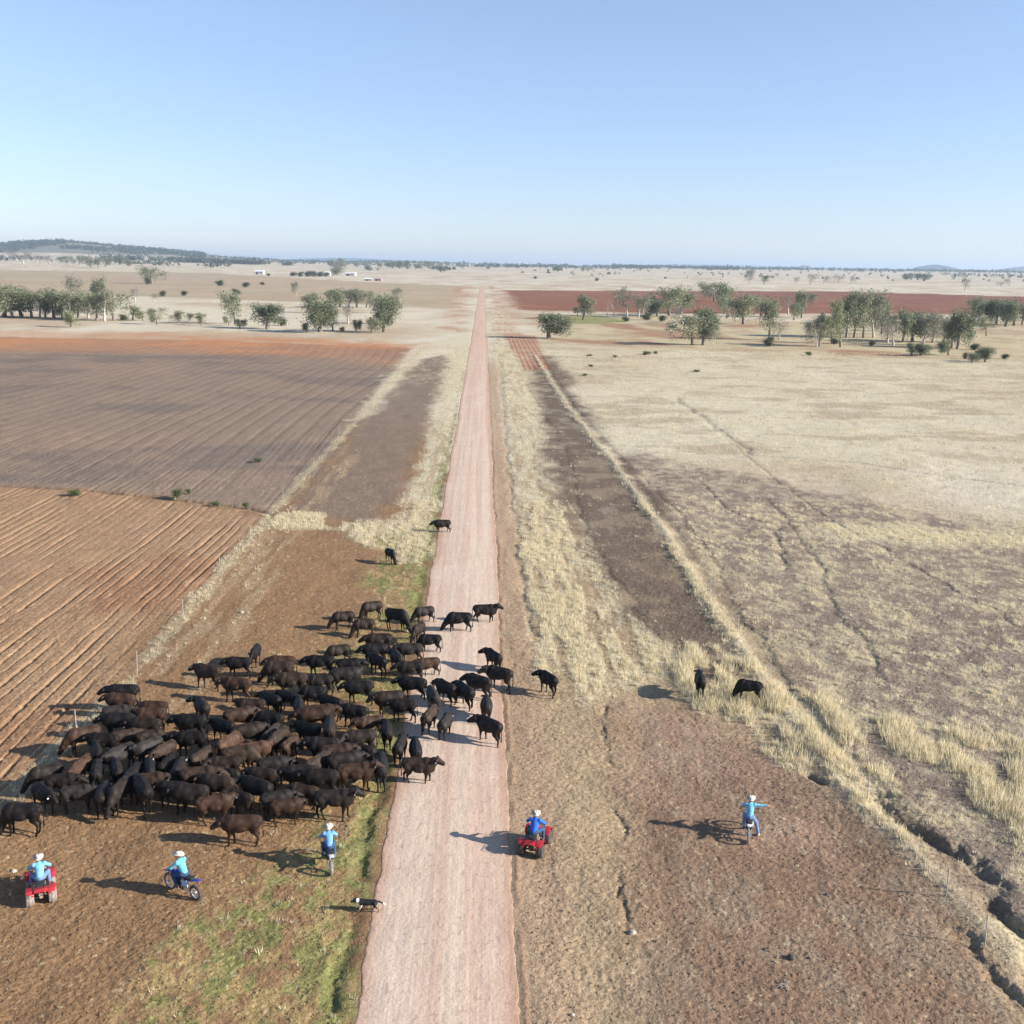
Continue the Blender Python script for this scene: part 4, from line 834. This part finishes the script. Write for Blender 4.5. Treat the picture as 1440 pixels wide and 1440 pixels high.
# ------------------------------------------------------------------ fences
M_PICK = mat('galvanised_post', .6, (.40, .38, .35), noise=[(8, .8, 1.1, I3)]); M_WIRE = mat('fence_wire', .5, (.25, .24, .22), metal=.5)
def fence(label, pts, wires=3):
    rt = empty('fence', (pts[0][0], pts[0][1], 0)); tag(rt, label, 'fence')
    ox, oy = pts[0]; W = []
    for i, (x, y) in enumerate(pts):
        z = gz(x, y) - .1; m = MB(); lean = R.uniform(-.05, .05)
        m.tube([(x - ox, y - oy, z), (x - ox + lean, y - oy, z + 1.38)], .024, 6); m.build('post', M_PICK, rt); W.append((x - ox + lean * .8, y - oy, z))
    for k in range(wires):
        m = MB(); m.tube([(a, b, c + .45 + .38 * k) for a, b, c in W], .004, 4); m.build('wire', M_WIRE, rt)
lp = [at(*p) for p in ((-60, 1205), (108, 1032), (193, 945), (258, 868), (310, 806), (352, 757), (398, 703), (441, 657), (477, 612), (513, 573), (540, 545), (560, 520), (590, 490))]
fence('thin wire fence of pale posts between the furrows and the herd', lp)
rp = [at(*p) for p in ((1385, 1330), (1330, 1264), (1219, 1128), (1140, 1030), (1083, 955), (1037, 890), (998, 840), (960, 790), (925, 740), (893, 695), (865, 655), (840, 622), (815, 585), (795, 558), (775, 530))]
fence('thin wire fence of pale posts along the old track east of the road', rp)

# ------------------------------------------------------------------ trees
M_BARK = mat('gum_bark', .95, (.20, .165, .135), noise=[(3, .6, 1.5, (1, 1, .3))]); M_BARKW = mat('white_gum_bark', .9, (.52, .47, .42), noise=[(3, .7, 1.2, (1, 1, .3))])
M_LEAF = mat('gum_leaves', .7, attr=True, spec=.2, tl=.3)
def branch(m, p, d, L, r, depth, tips, rg, spread):
    pts = [p]; rad = [r]; q = p.copy(); dd = d.copy()
    for i in range(4):
        dd = (dd + Vector((rg.uniform(-1, 1), rg.uniform(-1, 1), rg.uniform(-.3, .6))) * (.10 if depth > 2 else .2)).normalized(); q = q + dd * L / 4; pts.append(q.copy()); rad.append(r * (1 - .16 * (i + 1)))
        if depth <= 2 and i >= 1: tips.append(q.copy())
    m.tube(pts, rad, 6 if depth > 1 else 4)
    if depth == 0: tips.append(q); return
    for k in range(rg.choice((2, 3)) if depth < 3 else 4):
        a = rg.uniform(0, 2 * PI); nd = (dd + Vector((math.cos(a), math.sin(a), rg.uniform(-.1, .5))) * spread * rg.uniform(.6, 1.2)).normalized()
        branch(m, pts[-1 if k < 2 else -2].copy(), nd, L * rg.uniform(.55, .8), rad[-1] * .7, depth - 1, tips, rg, spread)
def make_tree_meshes(seed, trunk_h, spread, dens, leafc, leaf=.30, cl=.75, flat=1.0, depth=3, bare=0.0, lowf=.5):
    "a tree 10 m high: trunk with limbs, crown of leaf sprays hung in clumps on the twigs"
    rg = random.Random(seed); m = MB(); tips = []
    branch(m, Vector((0, 0, -.2)), Vector((rg.uniform(-.04, .04), rg.uniform(-.04, .04), 1)), trunk_h, .17, depth, tips, rg, spread)
    T = np.array([[*t] for t in tips]); low = T[[rg.randrange(len(T)) for _ in range(int(len(T) * lowf))]].copy(); low[:, 2] *= np.random.default_rng(seed).random(len(low)) * .5 + .38; low[:, :2] *= 1.0; T = np.concatenate([T, low]); top = T[:, 2].max() + .5; s = 10 / top; T *= s
    m.v = [tuple(Vector(v) * s) for v in m.v]; tm = m.mesh('trunk', smooth=True)
    n = np.random.default_rng(seed); keep = n.random(len(T)) > bare; T = T[keep]; T = T + n.normal(0, .35, T.shape)
    K = int(dens); cs = cl * (.6 + .8 * n.random(len(T)))
    C = np.repeat(T, K, 0) + n.normal(0, 1, (len(T) * K, 3)) * np.repeat(cs, K)[:, None] * np.array([.66, .66, .62 * flat]) ; C[:, 2] -= .15
    N = len(C); a = n.random(N) * 2 * PI; e = n.normal(0, .9, N); L_ = leaf * (.6 + .8 * n.random(N))
    u = np.stack([np.cos(a) * np.cos(e), np.sin(a) * np.cos(e), np.sin(e) - .35], 1); w = np.cross(u, n.normal(0, 1, (N, 3))); w /= np.linalg.norm(w, axis=1)[:, None] + 1e-9
    V = np.stack([C - u * L_[:, None] / 2, C + w * L_[:, None] * .32, C + u * L_[:, None] / 2, C - w * L_[:, None] * .32], 1).reshape(-1, 3)
    cv = np.repeat((.7 + .6 * n.random(len(T))), K)[:, None] * (.8 + .4 * n.random((N, 1))) * np.array([leafc]) + n.normal(0, .004, (N, 3))
    cm = np_mesh('crown', V, np.arange(N * 4).reshape(-1, 4), np.clip(np.repeat(cv, 4, 0), .005, 1)); return tm, cm
GA = (.25, .265, .165); GB = (.20, .22, .14); GC = (.27, .285, .16); GD = (.25, .25, .18)
TK = {}
for i in range(4): TK['g%d' % i] = make_tree_meshes(100 + i, 1.7, .78, 15, GA, .33, .68)
for i in range(3): TK['d%d' % i] = make_tree_meshes(200 + i, 1.2, .80, 24, GB, .35, .85, 1.2)
for i in range(2): TK['y%d' % i] = make_tree_meshes(300 + i, 1.5, .75, 15, GC, .30, .65)
for i in range(3): TK['t%d' % i] = make_tree_meshes(400 + i, 2.6, .6, 11, GD, .28, .55)
for i in range(2): TK['p%d' % i] = make_tree_meshes(500 + i, 1.8, .65, 4, (.20, .18, .145), .28, .8)
for i in range(2): TK['x%d' % i] = make_tree_meshes(600 + i, 3.0, .6, 1, GD, .1, .3, bare=.97)
for i in range(2): TK['s%d' % i] = make_tree_meshes(700 + i, .8, 1.0, 40, (.10, .115, .06), .5, 1.5, 1.0, 2)
for k, (tm, cm) in TK.items():
    tm.materials.append(M_BARKW if k[0] in 'tpx' else M_BARK); cm.materials.append(M_LEAF)
KW = dict(g='grey-green spreading gum tree', d='dense dark green tree', y='yellow-green leafy tree', t='tall thin-crowned gum tree', p='sparse greyish half-bare tree', x='bare dead white tree', s='low dark shrub')
CATW = dict(s='shrub')
TREES = {
 'W': ('the west tree belt', """5,446,44,d,34;18,447,46,g,30;31,446,40,d,30;45,447,38,g,28;56,447,42,t,22;64,448,40,g,24;76,447,36,d,24;88,449,42,g,24;98,449,40,g,24;110,448,34,g,24;106,434,46,t,18;149,438,48,d,16;136,451,40,g,26;147,452,50,p,24;161,451,42,g,30;171,451,10,s,12;100,460,24,y,18;187,450,22,y,16;201,451,14,y,16;221,456,24,g,18;214,453,9,s,8;251,455,20,y,14;266,452,13,y,12;283,458,19,g,12;213,399,24,g,26;207,400,11,s,10;190,424,20,p,12;216,424,12,p,14;230,417,9,s,10;258,416,8,s,9;331,456,48,g,26;322,458,14,g,12;337,462,15,d,12;124,448,30,p,24;
376,463,40,d,34;396,458,15,s,16;404,462,30,x,16;450,467,50,d,36;468,466,36,g,22;432,467,14,d,11;466,433,28,g,26;478,432,28,g,22;490,432,28,t,20;502,432,28,g,22;515,433,26,g,18;440,440,30,g,26;490,456,32,p,18;500,467,20,d,10;522,469,25,g,18;540,467,56,d,30;551,456,44,g,26;563,425,22,t,10;417,415,20,t,8;483,467,9,s,8;529,440,22,p,20;330,415,10,s,12;312,402,9,s,20;345,404,8,s,18"""),
 'E': ('the creek tree belt', """772,476,40,d,38;820,450,40,g,22;812,444,14,g,10;854,446,28,x,16;864,446,28,x,14;882,445,42,t,20;898,446,32,p,16;905,447,34,t,16;924,445,26,d,22;941,444,44,g,40;957,442,34,g,30;1005,424,28,g,28;1019,441,46,g,30;974,485,46,g,34;989,485,58,d,26;1002,486,30,t,14;960,456,26,p,30;1022,448,34,g,22;1045,456,44,g,36;1070,446,32,g,28;1054,399,22,t,10;1074,400,14,g,10;784,382,8,d,10;787,381,6,s,12;
1082,478,62,g,26;1084,487,16,s,16;1096,478,30,p,16;1116,450,26,g,16;1127,447,40,d,16;1148,488,42,t,18;1152,487,50,g,18;1170,483,40,g,20;1172,462,22,s,12;1182,488,72,y,18;1190,475,66,g,26;1201,475,68,g,26;1214,475,66,g,26;1228,475,66,t,26;1240,470,40,d,16;1248,482,36,p,24;1256,486,30,p,24;1270,481,48,g,26;1283,480,44,d,26;1298,485,48,t,24;1311,482,40,g,24;1326,481,34,g,22;1346,491,58,d,22;1338,490,40,g,18;1369,455,38,g,20;1376,453,32,g,16;1387,472,28,g,14;1400,456,36,d,24;1414,459,36,d,22;1427,458,36,d,22;1437,457,30,g,18;1281,500,20,d,16;1294,500,17,d,15;1334,500,22,d,16;1367,511,15,d,10;1385,509,22,d,18;1412,505,8,s,10;1357,409,18,p,12;1358,505,10,s,8;1142,430,18,g,16;1108,442,30,p,18;1236,452,30,g,22;1260,466,26,g,18;1370,492,10,s,26;1172,484,10,s,12;1225,486,8,s,9;912,450,12,s,16;930,452,10,s,18;880,452,8,s,18;1180,398,12,p,14;1196,399,10,p,14;1140,400,16,p,12;1158,399,12,p,14;1120,399,10,p,12;1132,379,8,g,14;838,395,5,s,6"""),
 'P': ('the pale far plain', """1000,381,6,d,10;856,386,4,s,5;900,381,5,g,7;827,382,7,g,8;819,382,6,g,8;1290,394,10,d,20;1282,394,10,d,20;1300,394,9,d,18;1274,394,9,g,16;1212,383,6,g,8;1357,390,8,p,10;1420,402,10,p,12;1408,404,8,p,14;760,374,5,g,8;1050,379,6,g,9;1095,381,7,g,10;1330,388,5,g,9;935,392,3,s,4;752,392,4,s,5"""),
 'F': ('the homestead paddocks', """412,388,6,s,12;424,389,8,s,18;433,389,9,s,18;442,389,9,s,18;451,389,8,s,18;459,389,7,s,14;468,388,12,g,14;474,387,12,g,14;483,388,20,t,12;464,376,12,g,10;478,376,14,g,10;504,376,7,g,8;516,377,8,g,9;535,377,8,g,10;552,378,11,d,12;562,378,12,d,13;573,378,12,d,13;584,379,9,g,12;594,378,9,g,12;604,377,11,g,12;620,383,9,d,8;620,378,6,g,8;652,378,7,g,9;688,379,6,g,8;378,388,4,s,10;370,401,5,s,10;40,368,14,p,12;24,367,14,p,10;8,362,12,p,10;95,372,12,g,12;112,372,13,g,12;33,371,14,p,12;70,371,12,p,16;100,373,10,p,12;128,376,14,g,14;138,376,12,g,14;148,375,14,g,12;168,372,12,d,12;52,370,12,p,16;182,375,10,g,16"""),
}
for zone, (where, txt) in TREES.items():
    L_ = [t.split(',') for t in txt.replace('\n', '').split(';') if t.strip()]
    info = []
    for px, py, hp, kd, wp in L_:
        px, py, hp, wp = map(float, (px, py, hp, wp)); x, y = at(px, py); info.append((x, y, hp * 1.0, kd, wp))
    by = {}
    for i, t in enumerate(sorted(range(len(info)), key=lambda q: abs(info[q][0]))): by.setdefault(info[t][3], []).append(t)
    for kd, lst in by.items():
        for j, t in enumerate(lst):
            x, y, hp, _, wp = info[t]; dist = math.sqrt((x - CAM_X) ** 2 + y ** 2); hm = hp / FPX * dist * .97; wm = wp / FPX * dist
            key = R.choice([k for k in TK if k[0] == kd]); tm, cm = TK[key]; name = 'shrub' if kd == 's' else 'gum_tree'
            rt = empty(name, (x, y, float(h_base(x, y))), R.uniform(0, 6.28))
            ext = {'g': 7.8, 'd': 7.4, 'y': 6.6, 't': 5.2, 'p': 6.5, 'x': 5.5, 's': 9}[kd]; sxy = min(max(wm * 1.5 / ext, hm / 10 * .5), hm / 10 * 2.2); rt.scale = (sxy, sxy, hm / 10)
            o = ORD[j] if j < len(ORD) else None
            if o is None: o = f"{['twenty-', 'eighteenth', 'nineteenth', 'twentieth'][0] if False else ''}" + ['eighteenth', 'nineteenth', 'twentieth', 'twenty-first', 'twenty-second', 'twenty-third', 'twenty-fourth', 'twenty-fifth', 'twenty-sixth', 'twenty-seventh', 'twenty-eighth', 'twenty-ninth', 'thirtieth', 'thirty-first', 'thirty-second', 'thirty-third', 'thirty-fourth', 'thirty-fifth'][j - len(ORD)]
            tag(rt, f"{KW[kd]}, {o} out from the road in {where}", 'shrub' if kd == 's' else 'tree', 'trees in ' + where)
            for nm, me in (('trunk', tm), ('crown', cm)):
                if kd == 'x' and nm == 'crown': continue
                c = bpy.data.objects.new(nm, me); COL.objects.link(c); c.parent = rt
# small shrubs on the paddocks
sh_t, sh_c = make_tree_meshes(801, .6, 1.1, 60, (.15, .17, .075), .55, 1.6, 1.0, 2); sh_t.materials.append(M_BARK); sh_c.materials.append(M_LEAF)
for px, py, w, h, lab in ((245, 701, 20, 15, 'rounded yellow-green bush on the furrow divide, biggest of its line'), (112, 697, 22, 10, 'low green bush on the furrow divide farthest from the road'), (268, 694, 10, 8, 'tiny green bush beside the biggest one on the furrow divide'),
        (308, 711, 18, 7, 'flat weedy bush on the furrow divide near its middle'), (346, 713, 14, 9, 'pale weedy bush at the road end of the furrow divide'), (366, 649, 15, 7, 'bright green weed in the upper grey furrows'), (905, 499, 16, 6, 'yellow-green bush on pale grass before the creek trees'),
        (924, 498, 8, 5, 'smaller yellow-green bush beside the larger one on pale grass'), (866, 503, 9, 4, 'olive bush on the pale grass between road and creek trees'), (833, 516, 10, 4, 'brownish low bush by the red furrowed corner'), (822, 529, 10, 4, 'straw-coloured bush nearest the old track'),
        (827, 501, 12, 3, 'flat olive bush near the track corner'), (982, 523, 12, 4, 'isolated olive bush in the middle of the pale field'), (1140, 500, 12, 6, 'yellow-green bush below the creek tree belt')):
    x, y = at(px, py); d = math.hypot(x, y); rt = empty('bush', (x, y, float(h_base(x, y))), R.uniform(0, 6)); rt.scale = (w / FPX * d / 8.5, w / FPX * d / 8.5, h / FPX * d / 10)
    tag(rt, lab.replace('farthest', 'far').replace('nearest', 'next to'), 'bush')
    for nm, me in (('stem', sh_t), ('foliage', sh_c)): c = bpy.data.objects.new(nm, me); COL.objects.link(c); c.parent = rt
# woodland on the ridge and along the skyline: one mass
rg = np.random.default_rng(77); ux = []; 
def band(n, x0, x1, y0, y1):
    X = rg.random(n) * (x1 - x0) + x0; return np.stack([X, rg.random(n) * (y1 - y0) + y0], 1)
def addp(px0, px1, Y0, Y1, n, h):
    s0 = (RM @ Vector(((px0 - 720) / FPX, 0, -1))); s1 = (RM @ Vector(((px1 - 720) / FPX, 0, -1)))
    Y = rg.random(n) * (Y1 - Y0) + Y0; sl_ = s0.x / s0.y + (s1.x / s1.y - s0.x / s0.y) * rg.random(n); X = CAM_X + sl_ * Y
    keep = vn(X / 140, Y / 220, 5) > .38; ux.append(np.stack([X, Y, h * (.7 + .6 * rg.random(n))], 1)[keep])
addp(-200, 305, 5500, 6700, 4200, 15); addp(-100, 60, 5200, 6300, 900, 15); addp(300, 640, 5900, 6900, 500, 10); addp(150, 640, 4700, 5400, 420, 9)
addp(170, 420, 4000, 4250, 900, 13); addp(-200, 1700, 6400, 7400, 1900, 12); addp(860, 1700, 5900, 6700, 700, 12); addp(0, 200, 3300, 4400, 150, 9); addp(700, 1500, 2300, 5500, 260, 7); addp(1300, 1700, 3300, 4200, 300, 9); addp(520, 640, 3000, 3500, 260, 10); addp(850, 1020, 5200, 5900, 900, 12); addp(640, 860, 4700, 5600, 420, 11); addp(1020, 1560, 5300, 6300, 900, 11); addp(300, 700, 5000, 6000, 260, 9); addp(-150, 340, 2900, 3900, 420, 9)
Q = np.concatenate(ux); N = len(Q); K = 14; z0 = h_base(Q[:, 0], Q[:, 1]); Cc = np.repeat(np.stack([Q[:, 0], Q[:, 1], z0 + Q[:, 2] * .6], 1), K, 0)
hh = np.repeat(Q[:, 2], K); Cc = Cc + rg.normal(0, 1, (N * K, 3)) * (hh * .22)[:, None] * np.array([1.1, 1.1, .9]); Lz = hh * .30
V = Cc[:, None, :] + rg.normal(0, 1, (N * K, 3, 3)) * Lz[:, None, None] * .75
cc = np.repeat(np.repeat(.75 + .5 * rg.random(N), K)[:, None] * np.array([[.085, .098, .062]]), 3, 0)
tag(link('far_woodland', np_mesh('far_woodland', V.reshape(-1, 3), np.arange(N * K * 3).reshape(-1, 3), cc), M_LEAF), kind='stuff')

# ------------------------------------------------------------------ farm buildings, far off
M_WALLW = mat('white_sheeting', .6, (.60, .59, .57)); M_ROOFW = mat('zinc_roof', .4, (.66, .67, .68), noise=[(.5, .9, 1.1, I3)]); M_WALLB = mat('weathered_wall', .8, (.36, .28, .25)); M_DOOR = mat('shed_opening', .9, (.03, .03, .03)); M_PINK = mat('faded_red_roof', .7, (.45, .30, .28))
def shed(name, px, py, wpx, hpx, lab, wall, roof, cat='shed'):
    x, y = at(px, py); d = math.hypot(x, y); w = wpx / FPX * d; h = hpx / FPX * d; dep = w * .55; z = float(h_base(x, y)); rt = empty(name, (x, y, z), R.uniform(-.2, .2)); tag(rt, lab, cat)
    MB().box((0, 0, h * .32 - .5), (w, dep, h * .64 + 1)).build('wall', wall, rt)
    r_ = MB(); r_.loft([[(sx, -dep * .56, h * .62), (sx, dep * .56, h * .62), (sx, dep * .56, h * .66), (sx, 0, h), (sx, -dep * .56, h * .66)] for sx in (-w * .53, w * .53)]); r_.build('roof', roof, rt)
    MB().box((-w * .2, -dep * .5 - .02, h * .25), (w * .22, .08, h * .5)).build('door', M_DOOR, rt)
    for sx in (.12, .32): MB().box((w * sx, -dep * .5 - .02, h * .36), (w * .1, .08, h * .2)).build('window', M_DOOR, rt)
shed('farm_shed', 365, 386, 12, 6, 'white farm shed standing apart on the plain west of the hedge', M_WALLW, M_ROOFW)
shed('farmhouse', 414, 388, 10, 6, 'homestead with faded red roof at the end of a dark hedge', M_WALLW, M_PINK, 'house')
shed('farm_shed', 461, 388, 7, 6, 'small white shed between the dark hedge and tall gum trees', M_WALLW, M_ROOFW)
shed('farm_shed', 493, 388, 14, 5, 'long low white shed on the road side of the homestead trees', M_WALLW, M_ROOFW)
shed('farm_shed', 518, 395, 10, 4, 'grey yard shed in the open paddock below the homestead', M_WALLB, M_ROOFW)
shed('farm_shed', 532, 395, 9, 4, 'rusty yard shed beside the grey one in the open paddock', M_WALLB, M_PINK)

# ------------------------------------------------------------------ bits and pieces on the ground
def rock(px, py, s, lab, m):
    x, y = at(px, py); mb = MB(); rg_ = random.Random(px); secs = []
    for i, (t, r_) in enumerate(((-.1, .9), (.25, 1), (.6, .8), (.85, .4))): secs.append([(math.cos(2 * PI * k / 9) * r_ * s * rg_.uniform(.8, 1.15), math.sin(2 * PI * k / 9) * r_ * s * rg_.uniform(.7, 1.0), t * s * rg_.uniform(.9, 1.05)) for k in range(9)])
    o = mb.loft(secs).build('stone', m, None, smooth=False); o.location = (x, y, gz(x, y)); tag(o, lab, 'stone'); return o
M_STONE = mat('pale_stone', .9, (.42, .37, .30), noise=[(6, .7, 1.2, I3)]); M_STONED = mat('dark_stone', .95, (.10, .08, .07), noise=[(6, .7, 1.3, I3)]); M_WOODG = mat('grey_deadwood', .95, (.34, .29, .25), noise=[(5, .6, 1.3, I3)])
rock(19, 1223, .13, 'cream stone beside the front of the dusty quad bike', M_STONE); rock(340, 862, .16, 'white stone on the trampled soil behind the herd', M_STONE); rock(893, 755, .14, 'white stone on the dark bare strip', M_STONE); rock(1113, 1346, .17, 'dark stump-like stone on bare soil below the lone rider', M_STONED)
rock(1076, 1334, .08, 'small brown stone on bare soil near the dead sticks', M_STONED); rock(1138, 1346, .07, 'tiny dark stone beside the stump-like one', M_STONED); rock(889, 1312, .15, 'straw-coloured stone at the end of the soil crack', M_STONE); rock(805, 1427, .09, 'pale stone on the road shoulder at the bottom', M_STONE)
rock(1163, 1257, .10, 'dark stone on greyish soil between lone rider and fence', M_STONED); rock(575, 1117, .05, 'small tan stone lying on the road beside the herd', M_STONE)
x, y = at(1104, 1386); st = MB()
for k in range(9):
    a = R.uniform(0, 6.28); L_ = R.uniform(.2, .5); st.tube([(R.uniform(-.1, .1), R.uniform(-.1, .1), .02), (math.cos(a) * L_ * .5, math.sin(a) * L_ * .5, R.uniform(.05, .15)), (math.cos(a) * L_, math.sin(a) * L_, R.uniform(.02, .2))], [.02, .014, .006], 5)
o = st.build('dead_branch', M_WOODG); o.location = (x, y, gz(x, y)); tag(o, 'grey heap of dead sticks on the bare brown soil', 'branch')
